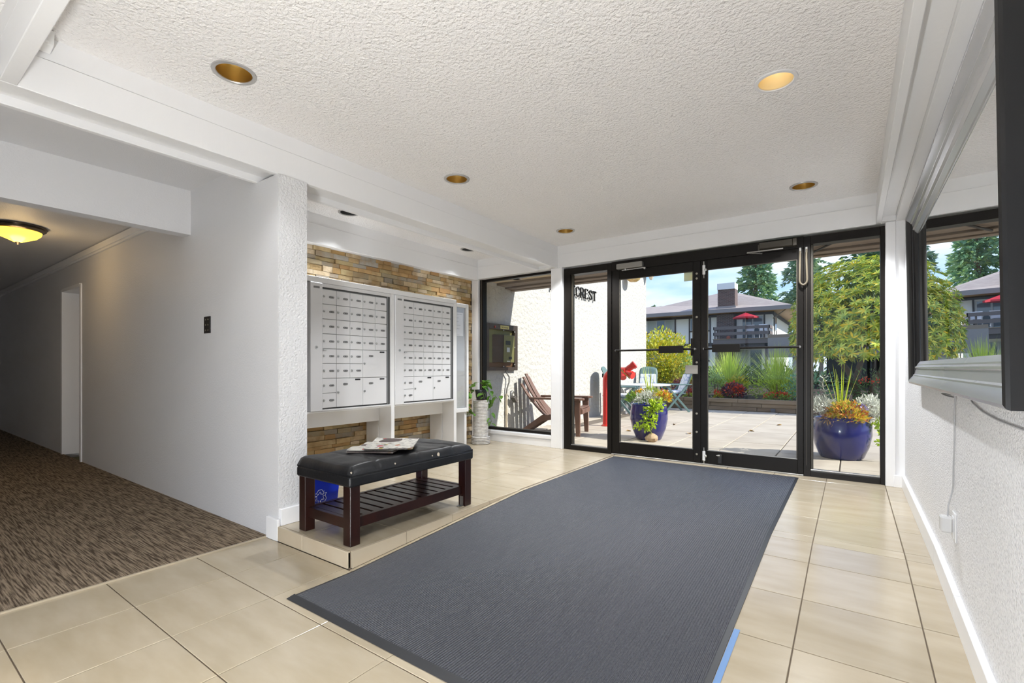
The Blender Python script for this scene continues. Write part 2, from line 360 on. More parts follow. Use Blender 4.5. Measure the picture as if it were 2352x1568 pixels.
# ------------------------------------------------------------------ glazed entrance
def pane(parent, x0, x1, z0, z1, y): return boxp('glass_pane', glass, parent, x0, x1, y-.003, y+.003, z0, z1, 0)
w1 = structure('window_1', 'tall picture window beside the stone wall with white sill')
boxp('side_frame', bronze, w1, -4.245, -4.19, 5.18, 5.27, .16, 2.22); boxp('side_bead', bronze_l, w1, -4.222, -4.205, 5.172, 5.182, .16, 2.22); boxp('white_jamb', trim_m, w1, -4.36, -4.245, 5.14, 5.3, 0, 2.22)
boxp('bottom_frame', bronze, w1, -4.19, -3.04, 5.18, 5.27, .145, .18); boxp('top_frame', bronze, w1, -4.19, -3.04, 5.2, 5.27, 2.19, 2.225)
pane(w1, -4.19, -3.04, .18, 2.19, 5.225)
boxp('sill', trim_m, w1, -4.25, -3.04, 5.115, 5.2, .1, .145, .006); boxp('apron', trim_m, w1, -4.25, -3.04, 5.14, 5.3, -.05, .1); boxp('base', trim_m, w1, -4.25, -2.99, 5.125, 5.14, 0, .085)
def sidelite(name, label, x0, x1, g0, g1):
    w = structure(name, label)
    boxp('frame_stile', bronze, w, x0, g0, 5.13, 5.25, 0, 2.2); boxp('frame_stile', bronze, w, g1, x1, 5.13, 5.25, 0, 2.2)
    boxp('frame_head', bronze, w, g0, g1, 5.13, 5.25, 2.125, 2.2); boxp('frame_sill', bronze, w, g0, g1, 5.13, 5.25, 0, .052); boxp('sill_bead', alu, w, g0, g1, 5.15, 5.19, .052, .064); boxp('glazing_bead', bronze_l, w, g0, g0+.02, 5.17, 5.2, .064, 2.125)
    pane(w, g0, g1, .06, 2.125, 5.2); return w
sidelite('window_2', 'narrow glazed sidelite next to the white post', -2.875, -2.25, -2.79, -2.302)
sidelite('window_3', 'glazed sidelite with the large blue pot outside it', -.36, .231, -.307, .2)
def leaf_door(name, label, x0, x1, g0, g1, pb0, pb1, meet):
    d = structure(name, label)
    boxp('stile', bronze, d, x0, g0, 5.14, 5.19, .012, 2.1); boxp('stile', bronze, d, g1, x1, 5.14, 5.19, .012, 2.1)
    boxp('top_rail', bronze, d, g0, g1, 5.14, 5.19, 2.0, 2.1); boxp('bottom_rail', bronze, d, g0, g1, 5.14, 5.19, .012, .145)
    for q in ((g0, g0+.008, .15, 1.995), (g1-.008, g1, .15, 1.995)): boxp('glazing_bead', bronze_l, d, q[0], q[1], 5.138, 5.15, q[2], q[3], 0)
    boxp('bottom_bead', alu, d, g0, g1, 5.138, 5.15, .145, .153, 0); boxp('top_bead', bronze_l, d, g0, g1, 5.138, 5.15, 1.993, 2.0, 0)
    pane(d, g0, g1, .145, 2.0, 5.165)
    ps = MB().tube([(g0-.02, 5.09, 1.188), (g1+.02, 5.09, 1.188)], .011, 10).build('push_bar', bronze, d, smooth=40)
    boxp('paddle', bronze, ps, pb0, pb1, 5.06, 5.1, 1.15, 1.226, .004)
    for x in (g0-.02, g1+.02): MB().tube([(x, 5.09, 1.188), (x, 5.14, 1.188)], .012, 8).build('bracket', alu, ps)
    return d
d1 = leaf_door('door_1', 'dark bronze glass door leaf with the sticker in its upper corner', -2.248, -1.272, -2.16, -1.344, -1.682, -1.428, 1)
d2 = leaf_door('door_2', 'dark bronze glass door leaf nearer the mirror with folded closer arm', -1.268, -.362, -1.205, -.41, -1.142, -.886, 0)
hdr = structure('trim_9', 'dark bronze head frame over the two glass doors')
boxp('head_frame', bronze, hdr, -2.25, -.36, 5.13, 5.25, 2.1, 2.205); boxp('threshold', alu, hdr, -2.25, -.36, 5.12, 5.26, 0, .012); boxp('groove', bronze_l, hdr, -.338, -.333, 5.127, 5.132, .1, 2.1, 0)
for z in (.1, .33, .52, .95, 1.05, 1.52, 1.92, 1.97): MB().tube([(-1.308, 5.141, z), (-1.308, 5.136, z)], .011, 10).build('screw', mat('dull_brass', (.42, .38, .3), .35, .9) if 'dull_brass' not in MATS else MATS['dull_brass'], d1, smooth=40)
# closers
def closer(d, x0, x1, z, folded):
    c = boxp('closer_body', bronze_l if folded else alu, d, x0, x1, 5.075, 5.14, z, z+.06, .006)
    if not folded:
        MB().bar((x0+.06, 5.1, z-.016), (x1+.02, 5.1, z-.012), .014, .008).tube([(x0+.1, 5.1, z), (x0+.1, 5.1, z-.02)], .013, 8).tube([(x1+.02, 5.1, z-.018), (x1+.02, 5.14, z-.018)], .012, 8).build('closer_arm', steel, c)
    else:
        MB().bar((x0+.2, 5.08, z-.02), (x0-.1, 5.05, z-.025), .016, .01).bar((x0-.1, 5.05, z-.028), (x0+.02, 5.12, z-.035), .014, .008).build('closer_arm', alu, c)
        boxp('bracket_plate', bronze_l, c, x0-.01, x0+.005, 5.07, 5.13, z-.02, z+.04)
        boxp('end_cap', bronze_l, c, x1, x1+.03, 5.07, 5.14, z-.005, z+.06)
closer(d1, -2.17, -1.87, 2.105, False); closer(d2, -.72, -.44, 2.125, True)
# flush bolts and latch on the meeting stile, pull plate, sticker
def bolt(d, x, z):
    b = boxp('flush_bolt', white_pl, d, x-.014, x+.014, 5.128, 5.14, z-.05, z+.05, .004); MB().tube([(x, 5.134, z-.085), (x, 5.134, z+.085)], .006, 8).blob((x+.018, 5.13, z), (.012, .008, .014)).build('bolt_rod', steel, b, smooth=40)
bolt(d2, -1.236, 2.0); bolt(d2, -1.236, .09)
boxp('pull_plate', mat('taupe_plate', (.3, .28, .25), .4, .3), d1, -1.42, -1.295, 5.12, 5.137, .93, 1.02, .003)
boxp('cylinder_cover', bronze, d1, -1.365, -1.345, 5.12, 5.15, 1.12, 1.3, .003)
st = MB().box(-1.44, -1.352, 5.15, 5.16, 1.905, 1.993).build('sticker', mat('pale_yellow_sticker', (.62, .62, .36), .5, var=((.5, .58, .42), 18)), d1)
boxp('door_stop', black, d2, -1.1, -1.06, 5.118, 5.14, .03, .12, .004); MB().tube([(-1.08, 5.12, .1), (-1.1, 5.085, .115), (-1.07, 5.08, .12)], .006, 6).build('kick_hook', steel, d2)
lp = [(-.335, 5.115, 2.08), (-.337, 5.115, 2.0)]+[(-.36+.03*math.cos(a), 5.11, 1.8+.045*math.sin(a)) for a in [0, -.4, -.8, -1.2, -1.6, -2.0, -2.4, -2.8, -PI]]+[(-.388, 5.112, 1.95), (-.385, 5.115, 2.07)]
MB().tube(lp, .009, 8).build('power_loop', mat('beige_coil', (.11, .09, .06), .5), d2, smooth=60)
for x in (-.385, -.336): boxp('loop_socket', alu, d2, x-.009, x+.009, 5.11, 5.14, 2.05, 2.1, .002)
# ------------------------------------------------------------------ ledger-stone wall
STONE = [(.40, .25, .10), (.50, .36, .18), (.33, .27, .17), (.55, .42, .25), (.44, .28, .11), (.30, .26, .20), (.60, .49, .34), (.38, .22, .09), (.52, .40, .22), (.36, .33, .28), (.47, .30, .13), (.56, .45, .30), (.42, .33, .17)]
stone_m = mat('ledger_stone', (.4, .3, .15), .8, ramp=STONE, var=((.30, .19, .08), 9, None, .45, .75), bump=(28, .8, 5, (1, .6, 1), .012))
stone_s = mat('ledger_stone_hidden', (.4, .3, .15), .8, ramp=STONE, isl=1, bump=(28, .8, 5, None, .012))
wl = tag(MB().box(-4.7, -4.4, 1.785, 5.3, -.3, 2.7).build('wall_left', mat('stone_backing', (.07, .05, .03), .9)), 'wall of ochre and grey ledger stone behind the mailboxes', None, None, 'structure')
rng = random.Random(3); rest = MB(); single = []; z = .004
while z < 2.214:
    h = rng.choice((.036, .045, .052, .06)); h = min(h, 2.216-z); y = 1.79-rng.uniform(0, .1)
    while y < 5.135:
        w = min(rng.uniform(.08, .25), 5.138-y)
        if 5.138-(y+w) < .05: w = 5.138-y
        q = (max(y, 1.787), y+w, z, z+h, -4.362+rng.uniform(-.014, .016))
        vis = (z > 1.80 and q[1] > 2.55) or (z < .47 and z > .12 and q[1] > 2.6 and q[0] < 4.5) or q[1] > 4.96
        if vis and len(single) < 300: single.append(q)
        elif z > .02 or True: rest.box(-4.405, q[4], q[0]+.001, q[1]-.001, q[2]+.0012, q[3]-.0012)
        y += w
    z += h
for q in single: boxp('stone', stone_m, wl, -4.405, q[4], q[0]+.001, q[1]-.001, q[2]+.0012, q[3]-.0012, .0025)
tag(rest.build('ledger_stones', stone_s, wl), 'remaining courses of stacked stone', kind='stuff')

# ------------------------------------------------------------------ mailboxes
paintw = mat('white_painted_wood', (.80, .80, .80), .4, bump=(20, .1, 3, (1, 1, .2)))
mailw = mat('mailbox_enamel', (.70, .70, .71), .35, rnd=.015)
maild = mat('mailbox_shadow_gap', (.05, .05, .05), .6)
chan = mat('aluminium_channel', (.22, .22, .22), .4, .5)
plate_m = mat('number_plate', (.09, .09, .09), .4, var=((.2, .2, .2), 60))
FX = -3.93
sur = thing('mailbox_stand', 'white painted wooden surround holding the two mailbox banks off the floor', 'mailbox stand', (-4.1, 3.3, 0))
def lb(name, m, par, x0, x1, y0, y1, z0, z1, bev=.003): return boxp(name, m, par, x0+4.1, x1+4.1, y0-3.3, y1-3.3, z0, z1, bev)
lb('top_board', paintw, sur, -4.35, FX+.005, 2.2, 4.345, 1.767, 1.818)
for y in (2.24, 3.331, 4.299): lb('post', paintw, sur, -4.12, FX+.004, y, y+.047, 0.001, 1.767); lb('back_post', paintw, sur, -4.345, -4.14, y+.008, y+.047, 0.001, 1.767)
lb('apron', paintw, sur, -4.135, -4.115, 2.287, 3.331, .43, .6); lb('apron', paintw, sur, -4.135, -4.115, 3.378, 4.299, .43, .6)
lb('shelf', paintw, sur, -4.345, FX+.002, 2.287, 3.331, .585, .6); lb('shelf', paintw, sur, -4.345, FX+.002, 3.378, 4.299, .585, .6)
def door_mesh(w, h): return MB().box(-.006, .006, 0, w, 0, h).mesh('mailbox_door', mailw, bevel=.002)
CW, CH = .1478, .136
dm = {(a, b): door_mesh(CW*a-.003, CH*b-.0045) for a, b in ((1, 1), (2, 2))}
lk = MB(); lk.cur = 0
lk.add([(.004+.0, .011*math.cos(2*PI*i/14), .011*math.sin(2*PI*i/14)) for i in range(14)]+[(.012, .0095*math.cos(2*PI*i/14), .0095*math.sin(2*PI*i/14)) for i in range(14)], [(i, (i+1) % 14, 14+(i+1) % 14, 14+i) for i in range(14)]+[tuple(range(14, 28))])
lk.cur = 1; lk.box(.0118, .0128, -.0015, .0015, -.007, .001)
lock_me = lk.mesh('lock', [steel, black])
pm = MB(); pp = [(.026*math.copysign(1, math.cos(a))*.62+.009*math.cos(a), .009*math.sin(a)) for a in [2*PI*(i+.5)/20 for i in range(20)]]
pm.cur = 0; pm.prism(pp, lambda a, b, t: (t, a, b), .005, .0085); pm.cur = 1
for s in (-.014, .014): pm.prism([(s+.0042*math.cos(a), .0042*math.sin(a)) for a in [2*PI*i/8 for i in range(8)]], lambda a, b, t: (t, a, b), .008, .0092)
plate_me = pm.mesh('number_plate', [plate_m, mat('plate_rivet', (.3, .3, .3), .4)])
slot_me = MB().box(.005, .0075, -.03, .03, -.007, .007).mesh('mail_slot', black, bevel=.002)
key_me = MB().tube([(.0, 0, 0), (.018, 0, 0)], .004, 8).box(.008, .014, 0, .035, -.003, .003).mesh('key', steel)
def bank(y0, label, layout):
    t = thing('mailbox_bank', label, 'mailboxes', (FX, y0, .6), group='mailbox banks')
    boxp('case', mailw, t, -.185, -.012, .006, .915, .003, 1.163, 0)
    boxp('frame_stile', mailw, t, -.012, .014, .001, .12, .001, 1.164, .004); boxp('frame_head', mailw, t, -.012, .006, .12, .918, 1.132, 1.164, .002); boxp('frame_foot', mailw, t, -.012, .012, .12, .918, 0, .014, .002); boxp('frame_edge', mailw, t, -.012, .008, .904, .918, .014, 1.132, .002)
    boxp('head_gap', maild, t, -.012, -.002, .12, .9, 1.12, 1.132, 0); boxp('foot_gap', maild, t, -.012, -.002, .12, .9, .014, .026, 0)
    boxp('side_channel', chan, t, -.012, .002, .866, .884, .02, 1.13, 0); boxp('side_gap', maild, t, -.012, 0, .884, .904, .02, 1.13, 0)
    boxp('backing', mat('door_gap_grey', (.33, .33, .34), .5) if 'door_gap_grey' not in MATS else MATS['door_gap_grey'], t, -.014, -.008, .12, .87, .02, 1.13, 0)
    boxp('maker_label', chan, t, .0138, .0146, .03, .09, 1.112, 1.13, 0)
    lo = MB().tube([(.013, .06, .58), (.018, .06, .58)], .014, 14).build('master_lock', steel, t, smooth=40); MB().tube([(.0181, .06, .58), (.0186, .06, .58)], .005, 8).build('keyhole', black, lo)
    for (c, r, n) in layout:
        zt = 1.114-CH*(r+n); d = inst('mailbox_door', dm[(n, n)], t, (.0, .1225+CW*c, zt+.002))
        hh = CH*n; inst('lock', lock_me, d, (.002, .016, hh*.5))
        if n == 1: inst('number_plate', plate_me, d, (.002, .095, hh*.49))
        else: inst('number_plate', plate_me, d, (.002, .095, hh*.78)); inst('mail_slot', slot_me, d, (.002, .232, hh*.93))
    inst('key', key_me, t, (.004, .128, .558))
    return t
L1 = [(c, r, 1) for r in range(4) for c in range(5)]+[(c, r, 1) for r in (4, 5) for c in range(3)]+[(3, 4, 2), (0, 6, 1), (0, 7, 1), (1, 6, 2), (3, 6, 2)]
L2 = [(c, r, 1) for r in range(6) for c in range(5)]+[(0, 6, 1), (0, 7, 1), (1, 6, 2), (3, 6, 2)]
bank(2.411, 'white mailbox bank beside the wall end, with three large compartments', L1)
bank(3.379, 'white mailbox bank beside the notice board, with two large compartments', L2)
# notice board
nb = thing('notice_board', 'slim white notice board with glass front and a printed page, past the mailboxes', 'notice board', (-3.96, 4.47, .44))
N0, N1, NZ = -.122, .128, 1.35
for n, q in (('frame_stile', (-.02, .012, N0, N0+.028, 0, NZ)), ('frame_stile', (-.02, .012, N1-.034, N1, 0, NZ)), ('frame_rail', (-.02, .012, N0+.028, N1-.034, NZ-.045, NZ)), ('frame_rail', (-.02, .012, N0+.028, N1-.034, 0, .05))): boxp(n, paintw, nb, *q, .003)
boxp('back_panel', mat('grey_felt', (.50, .51, .52), .8), nb, -.03, -.022, N0+.01, N1-.01, .02, NZ-.02, 0); boxp('cabinet', paintw, nb, -.36, -.03, N0, N1, 0, NZ, 0)
paper_m = mat('notice_paper', (.86, .86, .87), .7)
def _lines(m, sc, dark, thr):
    t = m.node_tree; N = t.nodes; L = t.links; g = N.new('ShaderNodeNewGeometry'); mpp = N.new('ShaderNodeMapping'); mpp.inputs['Scale'].default_value = sc
    q = N.new('ShaderNodeTexNoise'); q.inputs['Scale'].default_value = 1; q.inputs['Detail'].default_value = 2
    r = N.new('ShaderNodeMapRange'); r.inputs['From Min'].default_value = thr; r.inputs['From Max'].default_value = thr+.03
    x = N.new('ShaderNodeMixRGB'); b = N['Principled BSDF']; x.inputs[1].default_value = b.inputs['Base Color'].default_value; x.inputs[2].default_value = (*dark, 1)
    L.new(g.outputs['Position'], mpp.inputs[0]); L.new(mpp.outputs[0], q.inputs['Vector']); L.new(q.outputs['Fac'], r.inputs[0]); L.new(r.outputs[0], x.inputs[0]); L.new(x.outputs[0], b.inputs['Base Color'])
pgo = boxp('printed_page', paper_m, nb, -.0218, -.021, -.09, .058, .95, 1.24, 0)
for i, w in enumerate((.11, .05, .045, .075, .06, .055)): boxp('text_line', mat('faint_print', (.42, .42, .42), .8) if 'faint_print' not in MATS else MATS['faint_print'], pgo, -.0209, -.0205, -.07, -.07+w, 1.215-.045*i-(.03 if i == 5 else 0), 1.219-.045*i-(.03 if i == 5 else 0), 0)
boxp('glass_front', glass_b, nb, -.012, -.009, N0+.028, N1-.034, .05, NZ-.045, 0)
boxp('support_panel', paintw, nb, -.36, -.02, N1-.045, N1-.002, -.438, 0, .003); boxp('inner_panel', paintw, nb, -.2, -.18, N0, N1-.045, -.438, 0, 0)

# ------------------------------------------------------------------ bench
leather = mat('black_leather', (.006, .0065, .008), .38, spec=.4, bump=(55, .25, 4, None, .004), var=((.016, .016, .018), 4, None, .5, .75))
mahog = mat('dark_mahogany', (.012, .0035, .003), .28, spec=.4, var=((.024, .006, .004), 6, (1, 1, .3)))
bn = thing('bench', 'black leather bench with slatted dark wooden shelf on the platform edge', 'bench', (-2.515, 2.145, 0))
BX, BY = .255, .515
for sx in (-1, 1):
    for sy in (-1, 1):
        lg = boxp('leg', mahog, bn, sx*BX-(.033 if sx > 0 else -.033)-.033, sx*BX-(.033 if sx > 0 else -.033)+.033, sy*BY-sy*.033-.033, sy*BY-sy*.033+.033, .001, .34, .003)
        if sx > 0 and sy > 0: MB().box(BX-.05, BX-.02, BY-.066-.004, BY-.066, .004, .07).box(BX-.05, BX-.02, BY-.1, BY-.066, .002, .006).build('angle_bracket', steel, lg)
boxp('upholstered_base', leather, bn, -BX-.012, BX+.012, -BY-.012, BY+.012, .332, .394, .008).modifiers.new('b', 'BEVEL').width = .004
def cush(u, v):
    x = (u-.5)*2; y = (v-.5)*2
    e = (1-abs(x)**14)*(1-abs(y)**24)
    zz = .398+.06*max(e, 0)**.35+.006*math.sin(9*y+2*x)*(1-x*x)-.012*max(0, y)**2
    for s in (-.62, .0, .62): zz -= .007*math.exp(-((y-s)/.012)**2)
    zz += .004*noise.noise((x*3, y*6, 1))
    return (x*(BX+.01), y*(BY+.01), zz)
cm = MB().grid(cush, 28, 64); cm.box(-BX-.008, BX+.008, -BY-.008, BY+.008, .392, .402)
cu = cm.build('cushion', leather, bn, smooth=60)
for (x, y, s) in ((BX+.004, -.2, .005), (BX+.006, .17, .011), (BX+.004, .115, .004), (BX+.002, -BY+.004, .005)): MB().blob((x, y, .415), (.004, s, s*1.1), 9, 6, .3).build('torn_patch', mat('torn_lining', (.55, .48, .38), .9) if 'torn_lining' not in MATS else MATS['torn_lining'], cu)
for n, q in (('shelf_rail', (BX-.062, BX-.03, -BY+.066, BY-.066, .085, .145)), ('shelf_rail', (-BX+.03, -BX+.062, -BY+.066, BY-.066, .085, .145)), ('shelf_rail', (-BX+.066, BX-.066, -BY+.02, -BY+.05, .085, .145)), ('shelf_rail', (-BX+.066, BX-.066, BY-.05, BY-.02, .085, .145))): boxp(n, mahog, bn, *q, .002)
for i in range(12):
    y = -BY+.055+i*(2*BY-.11-.06)/11+.001; boxp('slat', mahog, bn, -BX+.062, BX-.062, y, y+.062, .128, .142, .002)
# newspapers
def newsprint(name, seed, tint):
    m = mat(name, tint, .85, spec=.2, var=((.30, .29, .28), 55, (1, .35, 1), .53, .6)); t = m.node_tree; N = t.nodes; L = t.links; b = N['Principled BSDF']; src = b.inputs['Base Color'].links[0].from_socket
    q = N.new('ShaderNodeTexNoise'); q.inputs['Scale'].default_value = 11; q.inputs['Detail'].default_value = 1; g = N.new('ShaderNodeNewGeometry'); mpp = N.new('ShaderNodeMapping'); mpp.inputs['Location'].default_value = (seed, 0, 0); mpp.inputs['Scale'].default_value = (1.6, .8, 1); L.new(g.outputs['Position'], mpp.inputs[0]); L.new(mpp.outputs[0], q.inputs['Vector'])
    r = N.new('ShaderNodeValToRGB'); r.color_ramp.interpolation = 'CONSTANT'; e = r.color_ramp.elements; e[0].color = (0, 0, 0, 1); e[1].position = .63; e[1].color = (1, 1, 1, 1); L.new(q.outputs['Fac'], r.inputs[0])
    c = N.new('ShaderNodeValToRGB'); c.color_ramp.interpolation = 'CONSTANT'; e = c.color_ramp.elements; e[0].color = (.42, .05, .05, 1); e[1].position = .45; e[1].color = (.5, .34, .06, 1); k = e.new(.55); k.color = (.10, .17, .13, 1); k = e.new(.6); k.color = (.45, .08, .1, 1); L.new(q.outputs['Color'], c.inputs[0])
    x = N.new('ShaderNodeMixRGB'); L.new(r.outputs[0], x.inputs[0]); L.new(src, x.inputs[1]); L.new(c.outputs[0], x.inputs[2]); L.new(x.outputs[0], b.inputs['Base Color']); return m
np1 = newsprint('newsprint_top', 3.1, (.62, .60, .55)); np2 = newsprint('newsprint_under', 8.3, (.55, .53, .48)); edge_m = mat('paper_edges', (.10, .075, .07), .9)
def newspaper(label, loc, rz, w, l, n, m, curl, thick):
    t = thing('newspaper', label, 'newspaper', loc, rz, 'newspapers on the bench')
    b = MB()
    def top(u, v, k=0): x = (u-.5)*w; y = (v-.5)*l; return (x, y, thick*(.75+.25*math.sin(7*v+2*u))+curl*max(0, .25-u)**1.3*(1+math.sin(9*v))+.004*math.sin(5*v))
    b.grid(top, 14, 18); b.build('front_page', m, t, smooth=60)
    for k in range(n):
        s = (k+.5)/n; MB().grid(lambda u, v: (top(u, v)[0]*(1+.02*math.sin(k*3)), top(u, v)[1]*(1+.02*math.cos(k*5)), top(u, v)[2]*s*.95+.001), 10, 10).build('inner_page', np2, t, smooth=60)
    MB().box(-w*.49, w*.49, -l*.49, l*.49, .0005, thick*.55).build('fold_stack', edge_m, t)
newspaper('folded newspaper at the bottom of the pair on the bench', (-2.545, 2.06, .463), .55, .30, .36, 3, np2, .01, .018)
newspaper('folded newspaper with red headlines lying uppermost on the bench', (-2.51, 2.15, .484), .72, .30, .47, 2, np1, .025, .009)

# ------------------------------------------------------------------ recycling bin
blue_m = mat('blue_plastic', (.005, .03, .50), .35, rnd=0)
bn2 = thing('recycling_box', 'blue plastic recycling box with white chasing arrows behind the bench', 'recycling bin', (-3.18, 1.935, 0))
def tub(h0, h1, z0, z1, o=0): return [[(sx*(h0[0]+o), sy*(h0[1]+o), z0) for sx, sy in ((-1, -1), (1, -1), (1, 1), (-1, 1))], [(sx*(h1[0]+o), sy*(h1[1]+o), z1) for sx, sy in ((-1, -1), (1, -1), (1, 1), (-1, 1))]]
b = MB(); A = tub((.175, .118), (.2, .138), .001, .3); C = tub((.17, .113), (.195, .133), .008, .3)
b.add(A[0]+A[1]+C[0]+C[1], [(3, 2, 1, 0)]+[(i, (i+1) % 4, 4+(i+1) % 4, 4+i) for i in range(4)]+[(8+(i+1) % 4, 8+i, 12+i, 12+(i+1) % 4) for i in range(4)]+[(8, 9, 10, 11)]+[(4+i, 4+(i+1) % 4, 12+(i+1) % 4, 12+i) for i in range(4)])
b.build('tub', blue_m, bn2)
b = MB(); A = tub((.204, .142), (.206, .144), .27, .302); C = tub((.194, .132), (.196, .134), .27, .302)
b.add(A[0]+A[1]+C[0]+C[1], [(i, (i+1) % 4, 4+(i+1) % 4, 4+i) for i in range(4)]+[(8+(i+1) % 4, 8+i, 12+i, 12+(i+1) % 4) for i in range(4)]+[(4+i, 4+(i+1) % 4, 12+(i+1) % 4, 12+i) for i in range(4)]+[(i, 8+i, 8+(i+1) % 4, (i+1) % 4) for i in range(4)])
b.build('rim', blue_m, bn2)
wp = mat('white_print', (.8, .82, .85), .5); b = MB()
def on(a, c): return (.176+.0836*(c+.1), a-.02, .1+c)      # on the sloping long side that faces the lobby
for k in range(3):
    R3 = lambda p: (p[0]*math.cos(k*2*PI/3)-p[1]*math.sin(k*2*PI/3), p[0]*math.sin(k*2*PI/3)+p[1]*math.cos(k*2*PI/3))
    for poly in ([(-.028, .03), (-.012, .052), (.012, .052), (.022, .036), (.03, .041), (.024, .016), (.001, .024), (.009, .028), (.0, .038), (-.014, .02)], [(-.014, .02), (-.032, .008), (-.046, .032), (-.028, .03)]):
        pts = [on(*R3((p[0], p[1]))) for p in poly]; b.tube(pts, .0016, 5, closed=True)
b.build('chasing_arrows', wp, bn2)
# ------------------------------------------------------------------ plant stand and trailing plant
rib_m = mat('off_white_ribbed_plaster', (.66, .64, .61), .6, var=((.5, .48, .46), 25))
ps = thing('plant_stand', 'off-white ribbed column plant stand beside the picture window', 'plant stand', (-3.965, 4.86, 0))
pr = [(.0, .1)]
for i in range(25):
    z0 = .1+i*.0187; pr += [(.094, z0), (.1, z0+.005), (.1, z0+.013), (.094, z0+.0185)]
pr += [(.09, .568), (0, .568)]
MB().lathe(pr, n=32).build('column', rib_m, ps, smooth=30)
pr = [(0, .001)]
for i in range(5):
    z0 = .001+i*.0195; pr += [(.112, z0), (.124, z0+.006), (.124, z0+.013), (.112, z0+.019)]
pr += [(0, .1)]
MB().lathe(pr, n=32).build('base_ring', rib_m, ps, smooth=30)
boxp('wood_disc', mat('reddish_wood', (.2, .09, .06), .6), ps, -.05, .05, -.05, .05, .566, .575, .004)
pl = thing('pothos', 'trailing green pothos in a small dark pot on the ribbed stand', 'potted plant', (-3.965, 4.86, .577))
MB().lathe([(0, 0), (.056, 0), (.062, .02), (.073, .105), (.078, .11), (.078, .128), (.07, .128), (.066, .09), (0, .09)], n=24).build('pot', mat('charcoal_plastic', (.03, .033, .038), .45), pl, smooth=35)
MB().lathe([(0, .105), (.068, .1)], n=16).build('soil', soil_m, pl)
def leafmesh(name, m, l, w, n=5, fold=.18, heart=0, tip=1.0, droop=.15):
    b = MB(); vs = []; fs = []
    for i in range(n+1):
        t = i/n; ww = w*math.sin(PI*min(1, t**tip))**.75 if 0 < t < 1 else 0
        if heart and i == 1: ww = w*.9
        z = -droop*l*t*t; x = l*t-(heart*l*.12 if i == 1 else 0)
        vs += [(l*t, 0, z), (x, ww/2, z+fold*ww), (x, -ww/2, z+fold*ww)]
    for i in range(n):
        a = 3*i; fs += [(a, a+3, a+4, a+1), (a, a+2, a+5, a+3)]
    b.add(vs, fs); return b.mesh(name, m, smooth=0, fix=True)
poth = mat('pothos_leaf', (.07, .20, .02), .3, rnd=.35, trans=.25, var=((.16, .32, .04), 30))
plm = leafmesh('leaf', poth, .085, .062, 5, .15, 1, .75)
r = random.Random(11); stem_m = mat('green_stem', (.12, .16, .05), .6)
def vine(pts, nl):
    pts = [Vector(p) for p in pts]; sm = MB().tube(pts, .0025, 5).build('stem', stem_m, pl)
    for k in range(nl):
        t = (k+.6)/nl*(len(pts)-1); i = min(int(t), len(pts)-2); p = pts[i].lerp(pts[i+1], t-i)
        a = r.uniform(0, 2*PI); s = r.uniform(.75, 1.15)
        inst('leaf', plm, pl, p+Vector((math.cos(a)*.012, math.sin(a)*.012, .004)), (r.uniform(-.5, .5), r.uniform(.1, 1.0), a), (s, s, s))
for k in range(16):      # crown
    a = r.uniform(0, 2*PI); q = r.uniform(.02, .1); h = .13+r.uniform(.01, .09)*(1-q*5)+.03
    inst('leaf', plm, pl, (q*math.cos(a), q*math.sin(a), h), (r.uniform(-.4, .4), r.uniform(-.5, .7), a+r.uniform(-.5, .5)), (1.1,)*3)
rt = Vector((.8145, .58, 0)); lf = -rt; fr = Vector((.58, -.8145, 0))   # across and towards the room
def V(a, f_, z): return rt*a+fr*f_+Vector((0, 0, z))
vine([V(-.05, 0, .12), V(-.11, .02, .13), V(-.16, .03, .07), V(-.17, .03, -.02), V(-.17, .03, -.1), V(-.19, .04, -.15), V(-.14, .09, -.19), V(-.08, .12, -.17)], 11)
vine([V(-.05, .03, .12), V(-.13, .05, .1), V(-.2, .03, .06), V(-.21, .03, .03)], 5)
vine([V(.05, 0, .12), V(.1, .0, .1), V(.13, .01, .03), V(.14, .0, -.05), V(.13, .02, -.12), V(.13, .03, -.22), V(.14, .03, -.29), V(.12, .03, -.33)], 10)
vine([V(.05, 0, .12), V(.12, -.02, .11), V(.18, -.02, .03), V(.22, -.03, .01), V(.27, -.03, .05)], 6)
vine([V(0, .05, .12), V(.04, .1, .08), V(.05, .11, .02)], 3)

# ------------------------------------------------------------------ entrance mat
mm = mat('ribbed_mat', (.044, .048, .062), .52, spec=.7, var=((.085, .09, .105), 260, (1, .35, 1), .42, .62)); t = mm.node_tree; N = t.nodes; L = t.links
wv = N.new('ShaderNodeTexWave'); wv.bands_direction = 'X'; wv.inputs['Scale'].default_value = 28; wv.inputs['Distortion'].default_value = .4; g_ = N.new('ShaderNodeNewGeometry'); L.new(g_.outputs['Position'], wv.inputs['Vector'])
bp_ = N.new('ShaderNodeBump'); bp_.inputs['Strength'].default_value = .9; bp_.inputs['Distance'].default_value = .006; L.new(wv.outputs['Fac'], bp_.inputs['Height']); L.new(bp_.outputs[0], N['Principled BSDF'].inputs['Normal'])
rub = mat('black_rubber', (.02, .021, .024), .5)
mt = thing('entrance_mat', 'large blue-grey ribbed entrance mat with black rubber border on the ramp', 'mat', (-1.278, 3.1, 0))
def strip(name, m, x0, x1, ys, h0, h1, par, dz=0):
    b = MB(); vs = []; fs = []
    for y in ys:
        z = fz(y)+dz; vs += [(x0+1.278, y-3.1, z+.001), (x0+1.278, y-3.1, z+h0), (x1+1.278, y-3.1, z+h1), (x1+1.278, y-3.1, z+.001)]
    n = len(ys)
    for i in range(n-1):
        for k in range(4): fs.append((i*4+k, i*4+(k+1) % 4, i*4+4+(k+1) % 4, i*4+4+k))
    fs += [(0, 1, 2, 3), (4*n-1, 4*n-2, 4*n-3, 4*n-4)]
    return b.add(vs, fs).build(name, m, par)
